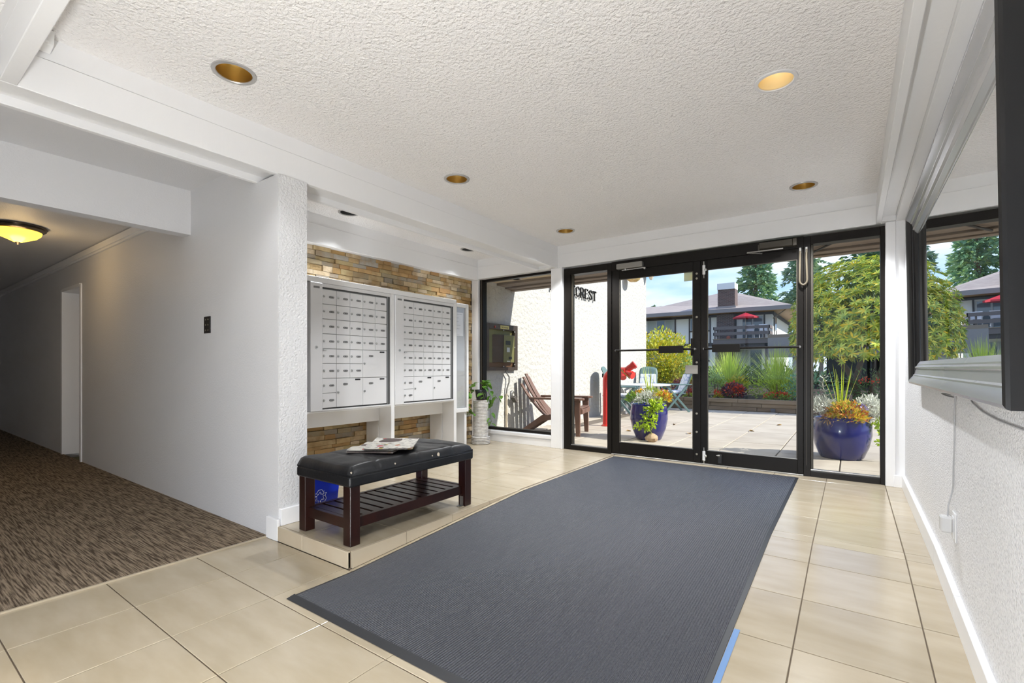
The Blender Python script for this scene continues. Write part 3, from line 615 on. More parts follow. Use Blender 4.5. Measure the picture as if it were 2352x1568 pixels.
YS = [1.25, 1.577, 1.579, 2.0, 2.6, 3.199, 3.201, 4.0, 4.985]
strip('pile', mm, -2.145, -.41, YS, .009, .009, mt)
strip('side_border', rub, -2.165, -2.145, YS, .004, .008, mt); strip('side_border', rub, -.41, -.39, YS, .008, .004, mt)
MB().add([(-2.165+1.278, 1.21-3.1, LOW+.002), (-.39+1.278, 1.21-3.1, LOW+.002), (-.39+1.278, 1.25-3.1, LOW+.0095), (-2.165+1.278, 1.25-3.1, LOW+.0095), (-2.165+1.278, 1.25-3.1, LOW+.001), (-.39+1.278, 1.25-3.1, LOW+.001)], [(0, 1, 2, 3), (0, 4, 5, 1), (0, 3, 4), (1, 5, 2), (3, 2, 5, 4)]).build('front_border', rub, mt)
MB().add([(-2.165+1.278, 5.01-3.1, .001), (-.39+1.278, 5.01-3.1, .001), (-.39+1.278, 4.985-3.1, .008), (-2.165+1.278, 4.985-3.1, .008), (-2.165+1.278, 4.985-3.1, .0005), (-.39+1.278, 4.985-3.1, .0005)], [(0, 3, 2, 1), (0, 1, 5, 4), (0, 4, 3), (1, 2, 5), (3, 4, 5, 2)]).build('rear_border', rub, mt)
tp = MB(); ys = [1.3, 1.577, 1.579, 2.1]
tp.add([(x, y, fz(y)+.0015+dz) for y in ys for x, dz in ((-.388, 0), (-.366, 0))]+[(x, y, fz(y)+.0005) for y in ys for x in (-.388, -.366)], [(2*i, 2*i+1, 2*i+3, 2*i+2) for i in range(3)]+[(8+2*i, 8+2*i+2, 8+2*i+3, 8+2*i+1) for i in range(3)])
tag(tp.build('masking_tape', mat('blue_tape', (.14, .27, .52), .5)), 'strip of blue masking tape along the edge of the entrance mat', 'tape')

# ------------------------------------------------------------------ downlights
gold = mat('gold_reflector', (.55, .38, .12), .3, .9); cream = mat('cream_reflector', (.85, .72, .45), .4, .2)
ringm = mat('nickel_trim_ring', (.5, .49, .48), .4, .6); whitering = mat('white_trim_ring', (.75, .75, .76), .4); darkr = mat('dark_reflector', (.05, .05, .05), .4)
bulb_on = mat('lit_bulb', (1, .9, .7), .4, emis=((1, .78, .42), 3.0))
def downlight(label, x, y, z, refl, watts, on=True, ring=ringm, r=.1, cone=110, bl=.5):
    t = thing('downlight', label, 'downlight', (x, y, z), group='recessed ceiling lights')
    MB().lathe([(.081, -.003), (.084, -.007), (r, -.006), (r+.002, -.001), (r+.002, .0005), (.081, .0005)], n=40, caps=False).build('trim_ring', ring, t, smooth=40)
    MB().lathe([(.083, -.002), (.08, .02), (.074, .09), (.045, .115), (0, .12)], n=32, caps=False).build('reflector', refl, t, smooth=60)
    MB().lathe([(0, .075), (.012, .077), (.022, .088), (.024, .1), (.015, .118)], n=16).build('bulb', bulb_on if on else whitering, t, smooth=60)
    if watts:
        ld = bpy.data.lights.new('downlight_lamp', 'SPOT'); ld.energy = watts; ld.spot_size = math.radians(cone); ld.spot_blend = bl; ld.shadow_soft_size = .03; ld.color = (.95, .975, 1)
        lo = bpy.data.objects.new('lamp', ld); link(lo, t); lo.location = (0, 0, .025)
    return t
DL = ['nearest the cross beam', 'in the middle of the row along the platform beam', 'last in the row along the platform beam, by the glazed doors']
for k, (x, y) in enumerate(LOBBY[:3]): downlight('gold recessed downlight '+DL[k], x, y, CZ, gold, LAMP*(.22, .85, 2.3)[k])
downlight('cream recessed downlight with white inner ring, toward the mirror wall', *LOBBY[3], CZ, cream, LAMP, True, whitering)
downlight('gold recessed downlight by the doors, toward the mirror wall', *LOBBY[4], CZ, gold, LAMP*2.3)
downlight('dark recessed downlight over the first mailbox bank', *NOOK[0], CZ, darkr, LAMP*.75, False, cone=96, bl=1)
downlight('dark recessed downlight over the plant corner', *NOOK[1], CZ, darkr, LAMP*.75, False, cone=96, bl=1)
downlight('recessed downlight behind the cross beam, corridor side', *FILL_BACK[0], CZ, gold, LAMP*.12)  # this pair is added out of view to brighten the lobby
downlight('recessed downlight behind the cross beam, mirror side', *FILL_BACK[1], CZ, gold, LAMP*.12)
# unseen globe added behind the viewer to fill the lobby with light
gl_ = thing('fill_globe', 'low opal globe floor lamp standing behind the viewer', 'lamp', (-.744, -.4, LOW))
MB().lathe([(0, 0), (.13, 0), (.13, .02), (.02, .03), (.015, .3), (.05, .31), (0, .32)], n=24).build('stand', steel, gl_, smooth=40)
MB().blob((0, 0, .42), (.115, .115, .115), 24, 16).build('globe', mat('fill_globe_glow', (.9, .9, .9), .4, emis=((.95, .975, 1), FILL_GLOBE)), gl_, smooth=60)
# corridor lamp
cl = thing('ceiling_lamp', 'glowing amber glass bowl lamp on the corridor ceiling', 'ceiling lamp', (-6.29, .94, 2.309))
MB().lathe([(0, 0), (.2, 0), (.205, -.012), (.19, -.02), (.195, -.03), (.17, -.05), (.16, -.05), (.15, -.03), (0, -.03)], n=40).build('canopy', mat('pewter', (.16, .14, .12), .25, .9), cl, smooth=40)
pr = [(.165, -.045), (.155, -.075), (.125, -.105), (.08, -.125), (.05, -.14), (.03, -.15), (0, -.152)]
b = MB(); n = 64
for j, (rr, z) in enumerate(pr): b.v += [(rr*(1+.012*(i % 2))*math.cos(2*PI*i/n), rr*(1+.012*(i % 2))*math.sin(2*PI*i/n), z) for i in range(n)]
b.f = [(j*n+i, (j+1)*n+i, (j+1)*n+(i+1) % n, j*n+(i+1) % n) for j in range(len(pr)-1) for i in range(n)]; b.mi = [0]*len(b.f)
b.build('glass_bowl', mat('amber_glass', (.9, .6, .1), .3, emis=((1, .55, .05), 1.6)), cl, smooth=60)
MB().lathe([(0, -.175), (.008, -.172), (.014, -.16), (.02, -.15), (0, -.148)], n=12).build('finial', MATS['pewter'], cl, smooth=40)
ld = bpy.data.lights.new('corridor_lamp', 'POINT'); ld.energy = 2.2; ld.color = (1, .72, .38); ld.shadow_soft_size = .1; lo = bpy.data.objects.new('lamp', ld); link(lo, cl); lo.location = (0, 0, -.23)

# ------------------------------------------------------------------ small wall fittings
wp_ = thing('wall_plate', 'small black blank switch plate on the corridor wall', 'wall plate', (-3.945, 1.593, 1.318))
boxp('plate', black, wp_, -.053, .053, -.006, 0, -.063, .063, .002)
for x in (-.02, .02):
    for z in (-.04, 0, .04): MB().tube([(x, -.006, z), (x, -.009, z)], .006, 8).build('screw', MATS['dull_brass'], wp_)
sb = thing('ceiling_sensor', 'small white sensor box tucked above the cross beam', 'sensor', (-2.93, .5, 2.43))
MB().prism([(-.03, -.02), (.03, -.005), (.045, .055), (-.03, .055)], lambda a, b_, t: (a+.012, t, b_), -.045, .045).build('housing', white_pl, sb, bevel=.003)
MB().blob((.04, 0, .005), (.012, .03, .014)).build('lens', paper_m, sb, smooth=60)
# mirror
blk = mat('black_lacquer', (.006, .006, .007), .28, spec=.45)
rail_sheen = mat('painted_sheen_lacquer', (.50, .50, .52), .25, .45, spec=.6)  # pale colour stands for the grazing reflection on the black rails
mir = mat('mirror_silver', (.93, .94, .94), .0, 1)
TH = -math.radians(.8)
mr = thing('wall_mirror', 'large mirror with moulded black uprights and silver-grey rails on the white wall', 'mirror', (.356, 2.805, .896)); mr.rotation_euler = (0, TH, 0)
MW, MH = 1.185, 1.07
PRO = [(0, 0), (0, .044), (.004, .052), (.014, .056), (.026, .053), (.05, .037), (.056, .037), (.062, .03), (.095, .024), (.099, .03), (.107, .03), (.114, .021), (.12, .021), (.14, .009), (.14, 0)]
def rail(pa, pb, inward, m_=None):      # pa, pb outer corners in (y,z); mitred towards inward
    b = MB(); vs = []
    for (p, s) in ((pa, 1), (pb, -1)):
        for w, h in PRO:
            dx = inward[0]*w; dz = inward[1]*w; al = (w*s if inward[1] else 0, w*s if inward[0] else 0)
            vs.append((-h-.002, p[0]+dx+al[0], p[1]+dz+al[1]))
    n = len(PRO); fs = [(i, i+1, n+i+1, n+i) for i in range(n-1)]+[tuple(range(n)), tuple(range(2*n-1, n-1, -1)), (0, n, 2*n-1, n-1)]
    return b.add(vs, fs).build('frame_rail', m_ or blk, mr, smooth=25)
rail((-MW, 0), (MW, 0), (0, 1), rail_sheen); rail((-MW, MH), (MW, MH), (0, -1), rail_sheen); rail((-MW, 0), (-MW, MH), (1, 0)); rail((MW, 0), (MW, MH), (-1, 0))
boxp('mirror_glass', mir, mr, -.008, -.003, -MW+.135, MW-.135, .135, MH-.135, 0)
# outlet, adapter, cords
ol = thing('power_outlet', 'white outlet cover with a grey plug-in adapter low on the mirror wall', 'outlet', (.36, 2.75, .32))
boxp('cover_plate', white_pl, ol, -.006, 0, -.036, .036, -.062, .062, .003); boxp('adapter', mat('grey_plastic', (.6, .6, .6), .4), ol, -.05, -.01, -.026, .026, -.025, .042, .006); boxp('socket_insert', paintw, ol, -.01, -.005, -.018, .018, -.05, .045, .003)
cord = mat('grey_cord', (.42, .42, .43), .5)
MB().tube([(x_-.34, (y_-2.64), (z_-.335)*1.04) for x_, y_, z_ in [(.315, 2.635, .372), (.318, 2.64, .42), (.332, 2.66, .47), (.335, 2.655, .5), (.334, 2.64, .58), (.335, 2.625, .68), (.334, 2.615, .78), (.334, 2.6, .87), (.325, 2.6, .905)]], .0028, 6).build('power_cord', cord, ol, smooth=60)
tag(MB().tube([(.354, 2.45, .9), (.354, 2.35, .872), (.355, 2.2, .852), (.355, 2.0, .842), (.355, 1.6, .84)], .0028, 6).build('cable', cord, smooth=60), 'loose thin cable drooping under the mirror frame', 'cord')
tag(MB().tube([(.345, 2.72, .885), (.33, 2.82, .884), (.33, 2.86, .882), (.342, 2.85, .875), (.35, 2.72, .874)], .0032, 6).build('cord_loop', mat('dark_grey_cord', (.12, .12, .12), .5), smooth=60), 'small dark loop of cord poking out below the mirror frame', 'cord')
# ------------------------------------------------------------------ outdoors: ground, patio, stucco wall, soffit
PZ = -.03
tag(MB().box(-90, 90, -40, 120, -.4, -.14).build('ground', mat('garden_ground', (.10, .11, .05), 1, var=((.16, .14, .08), .6))), 'garden ground around the building', None, None, 'structure')
pat = structure('patio', 'square concrete paving slabs outside the glass doors')
MB().box(-4.4, 6, 5.3, 12.4, -.16, PZ-.012).build('joint_bed', mat('dark_joint_sand', (.16, .13, .10), 1), pat)
pav = mat('concrete_slab', (.50, .44, .36), .85, spec=.2, var=((.43, .37, .30), 2.2), rnd=.05, bump=(60, .15, 3))
pme = MB().box(-.3035, .3035, -.3115, .3115, -.03, 0).mesh('paving_slab', pav, bevel=.004)
for j in range(11):
    for i in range(-7, 5):
        x = -.10+.31-.0+.62*(i); y = 5.92-.315+.63*j
        if x < -4.35 or y > 12.35: continue
        if x < -4.05: continue
        inst('paving_slab', pme, pat, (x, y, PZ+RNG.uniform(-.0015, .0015)))
for j in range(11):
    y = 5.92-.315+.63*j; MB().box(-4.375, -4.133, y-.3115, y+.3115, PZ-.03, PZ).build('paving_slab', pav, pat, bevel=.004)
tag(MB().box(-3, 6, -9, -2.85, -.16, -.05).build('bounce_path', pav), 'concrete path outside the back window', None, None, 'structure')  # unseen slab added as a sunlit reflector for the ceiling
stu = mat('white_stucco', (.51, .492, .455), .9, spec=.2, bump=(16, 1.0, 6, (1, 1, 1), .035))
we = tag(MB().box(-4.75, -4.38, 5.29, 12.2, -.3, 4.2).build('wall_exterior', stu), 'sunlit white stucco wall beside the patio', None, None, 'structure')
soff = structure('trim_10', 'beige soffit and stepped brown timber edge over the entrance')
sof_m = mat('beige_soffit', (.62, .50, .33), .9, bump=(40, .5, 4)); brn = mat('weathered_brown_timber', (.16, .115, .085), .8, var=((.25, .19, .14), 8, (.15, 1, 1)), bump=(18, .4, 4, (.1, 1, 1)))
SXR = 6.0
boxp('soffit', sof_m, soff, -4.38, SXR, 5.28, 5.76, 2.27, 2.4, 0)
for n, y0, y1, z in (('timber_board', 5.75, 5.955, 2.236), ('timber_board', 5.96, 6.1, 2.213), ('timber_board', 6.105, 6.2, 2.198)): boxp(n, brn, soff, -4.38, SXR, y0, y1, z, z+.2, .004)
boxp('drip_edge', mat('grey_flashing', (.3, .3, .3), .5, .5), soff, -4.38, SXR, 6.2, 6.225, 2.2, 2.45, .002); boxp('roof_edge', brn, soff, -4.38, SXR, 5.2, 6.2, 2.42, 2.8, 0)
MB().box(.36, 6, 5.15, 5.3, -.3, 2.7).build('front_wall', stu, soff)
so = thing('soffit_light', 'round recessed light in the beige soffit outside the picture window', 'downlight', (-3.93, 5.62, 2.27))
MB().lathe([(.06, -.002), (.065, -.007), (.1, -.006), (.104, 0), (.06, 0)], n=32, caps=False).build('trim_ring', mat('tan_ring', (.4, .3, .2), .5), so, smooth=40); MB().lathe([(0, -.001), (.062, -.001)], n=24).build('lens', black, so)
tag(MB().tube([(-.62, 5.42, 2.255), (-.3, 5.5, 2.25), (-.05, 5.6, 2.25), (-.2, 5.75, 2.225), (-.36, 5.95, 2.2)], .012, 6).build('soffit_cable', black, smooth=60), 'dark cable slung under the brown eave boards', 'cable')
# raised letters
LET = {'M': [[(0, 0), (0, 1)], [(0, 1), (.42, .2)], [(.42, .2), (.84, 1)], [(.84, 1), (.84, 0)]], 'A': [[(0, 0), (.36, 1)], [(.36, 1), (.72, 0)], [(.14, .36), (.58, .36)]],
       'P': [[(0, 0), (0, 1)], [(0, 1), (.4, 1), (.58, .85), (.58, .65), (.4, .48), (0, .48)]], 'L': [[(0, 1), (0, 0), (.52, 0), (.55, .14)]], 'E': [[(.56, .84), (.54, 1), (0, 1), (0, 0), (.56, 0), (.6, .16)], [(0, .52), (.4, .52)]],
       'C': [[(.62, .76), (.5, .95), (.3, 1), (.1, .88), (0, .62), (0, .38), (.1, .12), (.3, 0), (.5, .05), (.62, .22)]], 'R': [[(0, 0), (0, 1)], [(0, 1), (.4, 1), (.56, .87), (.56, .67), (.4, .52), (0, .52)], [(.28, .52), (.64, 0)]],
       'S': [[(.54, .78), (.45, .96), (.25, 1), (.06, .9), (.04, .7), (.2, .56), (.42, .44), (.54, .28), (.5, .1), (.3, 0), (.1, .05), (0, .22)]], 'T': [[(-.02, .86), (0, 1), (.66, 1), (.68, .86)], [(.33, 1), (.33, 0)]], '1': [[(.0, .84), (.2, 1), (.2, 0)]]}
lt_m = mat('dark_metal_letters', (.02, .017, .015), .4, .3)
SER = {'M': [(0, 0), (.84, 0)], 'A': [(0, 0), (.72, 0)], 'P': [(0, 0)], 'L': [(0, 1)], 'R': [(0, 0), (.66, 0)], 'T': [(.33, 0)], '1': [(.2, 0)], 'E': [], 'C': [], 'S': []}
def letters(name, label, txt, ys, z, h):
    t = thing(name, label, 'sign', (-4.38, ys[0], z))
    for ch, y in zip(txt, ys):
        b = MB(); st_ = .115
        for ln in LET[ch]:
            for p, q in zip(ln, ln[1:]):
                w = st_ if abs(q[1]-p[1]) > .3 else .075
                b.bar((.035, y-ys[0]+p[0]*h, p[1]*h), (.035, y-ys[0]+q[0]*h, q[1]*h), w*h, .03, (1, 0, 0))
        for sx_, sz_ in SER[ch]: b.box(.02, .05, y-ys[0]+(sx_-.12)*h, y-ys[0]+(sx_+.12)*h, sz_*h-.008, sz_*h+.008)
        for k in (.2, .8): b.tube([(0, y-ys[0]+.1*h, k*h), (.03, y-ys[0]+.1*h, k*h)], .004, 5)
        b.build('letter', lt_m, t)
letters('building_name', 'dark raised letters spelling the building name on the white stucco', 'MAPLECREST', [7.30, 7.53, 7.72, 7.9, 8.07, 8.245, 8.43, 8.625, 8.81, 8.98], 2.375, .19)
letters('street_number', 'dark raised numeral under the building name on the stucco', '1', [7.35], 2.125, .135)
# intercom
ic = thing('entry_intercom', 'brown framed intercom panel with no-soliciting label on the stucco', 'intercom', (-4.38, 5.81, .95))
brm = mat('bronze_panel', (.075, .055, .045), .4, .5); olive = mat('olive_metal', (.16, .15, .055), .45, .3)
I0, I1, IH = -.39, .40, .70
for n, q in (('frame_side', (0, .07, I1-.085, I1, 0, IH)), ('frame_side', (0, .07, I0, I0+.06, 0, IH)), ('frame_head', (0, .07, I0+.06, I1-.085, IH-.085, IH)), ('frame_foot', (0, .07, I0+.06, I1-.085, 0, .05))): boxp(n, brm, ic, *q, .004)
boxp('back_plate', olive, ic, 0, .02, I0+.06, I1-.085, .05, IH-.085, 0); ft = boxp('kick_plate', mat('copper_brown', (.12, .06, .03), .4, .4), ic, .02, .03, I0+.06, I1-.085, .05, .12, 0)
hd_ = MB().hexa([(.02, -.2, .12), (.10, -.04, .12), (.10, .26, .12), (.02, .3, .12)], [(.02, -.2, .54), (.10, -.02, .54), (.10, .27, .54), (.02, .3, .54)]).build('handset_box', brm, ic, bevel=.004)
fp = MB().hexa([(.1, -.03, .125), (.104, -.03, .125), (.104, .25, .125), (.1, .25, .125)], [(.1, -.01, .535), (.104, -.01, .535), (.104, .26, .535), (.1, .26, .535)]).build('face_plate', olive, hd_)
boxp('display', black, fp, .104, .107, .03, .15, .39, .45, 0); boxp('keypad', mat('pale_keys', (.5, .52, .5), .5), fp, .104, .108, .055, .13, .28, .35, 0); boxp('reader', black, fp, .104, .107, .11, .19, .17, .21, 0); boxp('maker_mark', white_pl, fp, .104, .106, .06, .14, .135, .147, 0)
sg = boxp('warning_label', mat('yellow_label', (.62, .52, .18), .5), ic, .07, .072, -.06, .16, IH-.07, IH-.018, 0)
fc = bpy.data.curves.new('warning_text', 'FONT'); fc.body = 'No Soliciting'; fc.size = .032; fc.extrude = .0004; fc.align_x = 'CENTER'; fc.align_y = 'CENTER'
fo = bpy.data.objects.new('tmp', fc); COL.objects.link(fo); dg = bpy.context.evaluated_depsgraph_get(); fme = bpy.data.meshes.new_from_object(fo.evaluated_get(dg)); bpy.data.objects.remove(fo)
fme.materials.clear(); fme.materials.append(lt_m); fob = inst('lettering', fme, sg, (.0728, .05, IH-.045), (PI/2, 0, PI/2))
MB().blob((.075, -.2, IH-.05), (.01, .018, .018)).build('red_button', mat('red_button', (.35, .02, .015), .4), ic, smooth=60)
for (y, z_) in ((I1-.09, IH-.1), (I1-.09, .36), (I1-.09, .09), (.02, IH-.09), (0.02, .06)): MB().blob((.074, y, z_), (.005, .01, .01)).build('screw', steel, ic)
cn = thing('conduit', 'grey electrical conduit dropping from the intercom to the paving', 'conduit', (-4.35, 5.93, PZ))
MB().tube([(0, .03, 0), (0, .03, .62)], .016, 8).build('pipe', mat('weathered_conduit', (.45, .38, .28), .7), cn, smooth=40); MB().tube([(0, .03, .62), (.01, .03, .7), (.03, .06, .8), (.03, .06, .88), (.02, -.02, .97)], .012, 8).build('flex_pipe', alu, cn, smooth=40); MB().tube([(0, .03, .3), (0, .03, .36)], .022, 8).build('coupling', MATS['weathered_conduit'], cn)
lkb = thing('key_lockbox', 'small dark padlock box hanging on the grey conduit', 'lockbox', (-4.31, 6.05, .56)); MB().bar((.02, 0, -.02), (.02, .07, -.1), .05, .075, (1, 0, 0)).build('box', mat('lockbox_grey', (.09, .075, .07), .5), lkb, bevel=.004); MB().tube([(.02, -.03, -.01), (.02, -.05, .05), (.02, 0, .07), (.02, .03, .03)], .008, 8).build('shackle', steel, lkb, smooth=50)
# flood lamps on the stucco wall
fl_m = mat('amber_bowl', (.5, .26, .05), .3, var=((.62, .5, .25), 9)); fl2 = mat('cream_shade', (.62, .52, .38), .5)
f1 = thing('wall_floodlight', 'round amber floodlight mounted high on the stucco wall', 'outdoor lamp', (-4.38, 10.75, 3.18)); MB().lathe([(0, -.2), (.08, -.19), (.15, -.14), (.17, -.06), (.15, .02), (0, .03)], (.2, .05, .02), 24).build('bowl', fl_m, f1, smooth=50); MB().tube([(0, 0, .08), (.2, .05, .06)], .03, 8).build('arm', alu, f1)
f2 = thing('wall_spotlight', 'cream cone spotlight at the far corner of the stucco wall', 'outdoor lamp', (-4.38, 12.12, 3.44)); MB().lathe([(.03, -.18), (.12, .02), (.13, .1), (0, .12)], (.16, 0, .0), 16).build('cone', fl2, f2, smooth=40); MB().tube([(0, 0, .1), (.16, 0, .1)], .03, 8).build('arm', fl2, f2)

# ------------------------------------------------------------------ patio furniture
resin = mat('brown_resin', (.165, .09, .065), .5, spec=.4)
def adirondack(label, loc, rz):
    t = thing('adirondack_chair', label, 'chair', loc, rz)      # faces +x
    for k in range(5):
        y = (k-2)*.105; top = .93-.05*abs(k-2)**1.6; b = MB(); n = 6; vs = []
        for i in range(n+1):
            s = i/n; x = -.22-.42*s**.9-.02*math.sin(PI*s); z = .27+(top-.27)*s; w = (.047 if s < .75 else .047*(1-(s-.75)*1.4*(abs(k-2)/2)))
            fan = 1+.12*s
            vs += [(x, y*fan-w, z), (x, y*fan+w, z), (x-.025, y*fan+w, z-.006), (x-.025, y*fan-w, z-.006)]
        b.add(vs, [(4*i+a, 4*i+(a+1) % 4, 4*i+4+(a+1) % 4, 4*i+4+a) for i in range(n) for a in range(4)]+[(0, 1, 2, 3), (4*n+3, 4*n+2, 4*n+1, 4*n)]); b.build('back_slat', resin, t, bevel=.004)
    for k in range(5): x = -.2+k*.105; z = .285+.03*k; MB().box(x, x+.095, -.27, .27, z, z+.022).build('seat_slat', resin, t, bevel=.004)
    for s in (-1, 1):
        MB().prism([(-.72, 0), (-.6, 0), (-.3, .2), (.32, .33), (.32, .41), (-.2, .3), (-.3, .3)], lambda a, b_, q: (a, q, b_), s*.26-.018, s*.26+.018).build('side_rail', resin, t, bevel=.004)
        MB().hexa([(.24, s*.3-.02, 0), (.3, s*.3-.02, 0), (.3, s*.3+.02, 0), (.24, s*.3+.02, 0)], [(.2, s*.3-.025, .54), (.3, s*.3-.025, .54), (.3, s*.3+.025, .54), (.2, s*.3+.025, .54)]).build('front_leg', resin, t, bevel=.004)
        MB().prism([(-.5, -.02), (-.42, -.05), (.3, -.065), (.36, -.04), (.36, .04), (.3, .065), (-.42, .04)], lambda a, b_, q: (a, s*.31+b_, q), .54, .57).build('arm', resin, t, bevel=.005)
    MB().box(-.47, -.43, -.33, .33, .5, .54).build('back_brace', resin, t, bevel=.004); MB().box(.3, .33, -.27, .27, .33, .4).build('front_apron', resin, t, bevel=.004)
    return t
adirondack('brown slatted garden chair against the white stucco wall', (-3.64, 6.55, PZ), .26)
red_m = mat('red_enamel', (.62, .022, .015), .3, coat=.3)
sp_ = thing('fire_standpipe', 'red fire department standpipe with twin capped inlets on the patio', 'standpipe', (-3.5, 7.76, PZ))
arc = [(0, 0, 0), (0, 0, .3), (0, 0, .6), (0, 0, .8)]+[(.17-.17*math.cos(a), -.02*math.sin(a), .8+.15*math.sin(a)) for a in (.3, .6, .9, 1.2, 1.5)]+[(.3, -.03, .955)]
MB().tube(arc, .062, 20).build('pipe', red_m, sp_, smooth=60); MB().lathe([(.085, 0), (.085, .02), (.064, .03)], n=20).build('floor_flange', red_m, sp_); MB().tube([(0, 0, .52), (0, 0, .545)], .067, 20).build('joint', red_m, sp_)
hx = MB().tube([(.28, -.03, .955), (.4, -.06, .955)], .075, 16).build('siamese_body', red_m, sp_, smooth=40)
MB().tube([(.38, -.05, .97), (.5, -.03, 1.06)], .055, 14).tube([(.49, -.033, 1.05), (.53, -.025, 1.08)], .066, 8).build('inlet', red_m, hx, smooth=40); MB().tube([(.38, -.06, .94), (.5, -.1, .9)], .055, 14).tube([(.49, -.098, .905), (.53, -.11, .89)], .066, 8).build('inlet', red_m, hx, smooth=40)
MB().tube([(.33, -.09, .93), (.38, -.16, .85)], .055, 12).build('drain_cap', red_m, hx, smooth=40); MB().bar((.28, -.15, 1.03), (.5, -.17, .84), .018, .006, (0, 1, 0)).build('brass_tag', mat('brass_chain', (.6, .42, .15), .35, .8), hx)
# green resin chairs and white table
grn = mat('grey_green_resin', (.10, .17, .165), .5); cus = mat('patterned_cushion', (.72, .74, .78), .9, var=((.30, .37, .55), 14, None, .5, .62))
def patio_chair(label, loc, rz, cushion):
    t = thing('patio_chair', label, 'chair', loc, rz, 'folding patio chairs')       # faces +x
    b = MB()
    b.grid(lambda u, v: (-.2-.22*v-.03*math.cos((u-.5)*2.2), (u-.5)*.44*(1-.25*max(0, v-.8)*5*abs(u-.5)), .44+.6*v-.05*max(0, v-.8)*5*(2*abs(u-.5))**2), 8, 8)
    o = b.build('backrest', grn, t, smooth=60); o.modifiers.new('s', 'SOLIDIFY').thickness = .022
    for k in range(4): y = (k-1.5)*.085; MB().box(-.425, -.385, y-.006, y+.006, .82, .9).build('slot', black, o)
    boxp('seat', grn, t, -.22, .24, -.22, .22, .41, .435, .008)
    for s in (-1, 1):
        MB().bar((.26, s*.25, 0), (-.25, s*.25, .62), .03, .045).build('leg', grn, t, bevel=.004); MB().bar((-.3, s*.23, 0), (.24, s*.23, .62), .03, .045).build('leg', grn, t, bevel=.004)
        boxp('arm', grn, t, -.33, .28, s*.26-.03, s*.26+.03, .62, .645, .006)
    if cushion:
        MB().box(-.2, .25, -.2, .2, .436, .49).build('seat_cushion', cus, t, bevel=.015, seg=2); MB().hexa([(-.22, -.2, .48), (-.17, -.2, .48), (-.17, .2, .48), (-.22, .2, .48)], [(-.36, -.18, .86), (-.31, -.18, .87), (-.31, .18, .87), (-.36, .18, .86)]).build('back_cushion', cus, t, bevel=.015, seg=2)
    return t
patio_chair('grey-green patio chair beside the red standpipe, back to the stucco wall', (-3.78, 9.25, PZ), .2, True)
patio_chair('grey-green patio chair with patterned cushion behind the white table', (-3.98, 11.1, PZ), -1.35, True)
patio_chair('grey-green patio chair at the table end nearest the timber wall', (-3.4, 11.25, PZ), -2.5, True)
tb = thing('patio_table', 'round white resin patio table with a drink-stained top', 'table', (-3.75, 10.35, PZ))
MB().lathe([(0, .62), (.5, .62), (.55, .63), (.555, .645), (.54, .655), (0, .655)], n=40).build('top', white_pl, tb, smooth=30)
for a in (.6, 2.2, 3.8, 5.4): MB().hexa(*[[(math.cos(a)*r_+dx, math.sin(a)*r_+dy, z_) for dx, dy in ((-.02, -.02), (.02, -.02), (.02, .02), (-.02, .02))] for r_, z_ in ((.42, 0), (.3, .62))]).build('leg', white_pl, tb)

# ------------------------------------------------------------------ timber planter
tim = mat('weathered_timber', (.30, .225, .145), .85, var=((.20, .14, .085), 5, (.25, 1, 1.5)), rnd=.15, bump=(16, .6, 5, (.12, 1, 1), .02))
pw = structure('planter_wall', 'three courses of weathered timber edging the planting bed')
r = random.Random(5)
for k in range(3):
    x = -4.6-r.uniform(0, .4)
    while x < 3:
        l = r.uniform(.5, 1.1) if k < 2 else r.uniform(1.2, 1.9); o = r.uniform(-.01, .01); z0 = PZ+.001+k*.094
        MB().box(x+.003, min(x+l, 3.2)-.003, 12.26+o-(.02 if k == 2 else 0), 12.42, z0, z0+.09).build('timber', tim, pw, bevel=.006); x += l
boxp('drain_block', mat('grey_drain', (.12, .12, .13), .8), pw, -1.5, -1.41, 12.235, 12.27, PZ+.005, PZ+.085)
tag(MB().grid(lambda u, v: (-9+13*u, 12.4+5.5*v, .20+.25*v+.05*noise.noise((u*20, v*9, 0))), 40, 16).build('planting_bed', soil_m, smooth=60), 'dark soil of the raised planting bed', None, None, 'structure')
# ------------------------------------------------------------------ foliage helpers
def add_leaf(b, p, d, l, w, rng, roll=None, fold=.2):
    d = Vector(d).normalized(); u = Vector((rng.uniform(-1, 1), rng.uniform(-1, 1), rng.uniform(-.2, 1))); s = d.cross(u)
    s = s.normalized() if s.length > 1e-4 else d.orthogonal().normalized(); nrm = s.cross(d); p = Vector(p)
    b.add([p, p+d*l*.5+s*w/2+nrm*fold*w, p+d*l, p+d*l*.5-s*w/2+nrm*fold*w, p+d*l*.5], [(0, 1, 4), (1, 2, 4), (4, 2, 3), (0, 4, 3)])
def clump(parent, name, m, c, rad, n, l, w, seed, low=-.3, inner=.55, up=.3, extra=None):
    rng = random.Random(seed); b = MB()
    for _ in range(n):
        while True:
            v = Vector((rng.gauss(0, 1), rng.gauss(0, 1), rng.gauss(0, 1))).normalized()
            if v.z > low: break
        k = rng.uniform(inner, 1); q = 1+.16*noise.noise(v*2.3+Vector((seed, 0, 0)))
        p = Vector(c)+Vector((v.x*rad[0], v.y*rad[1], v.z*rad[2]))*k*q
        d = v+Vector((rng.uniform(-.9, .9), rng.uniform(-.9, .9), rng.uniform(-.6, .9)+up))
        s = rng.uniform(.7, 1.25); add_leaf(b, p, d, l*s, w*s, rng)
    o = b.build(name, m, parent, fix=False, smooth=None); o['kind'] = 'stuff'; return o
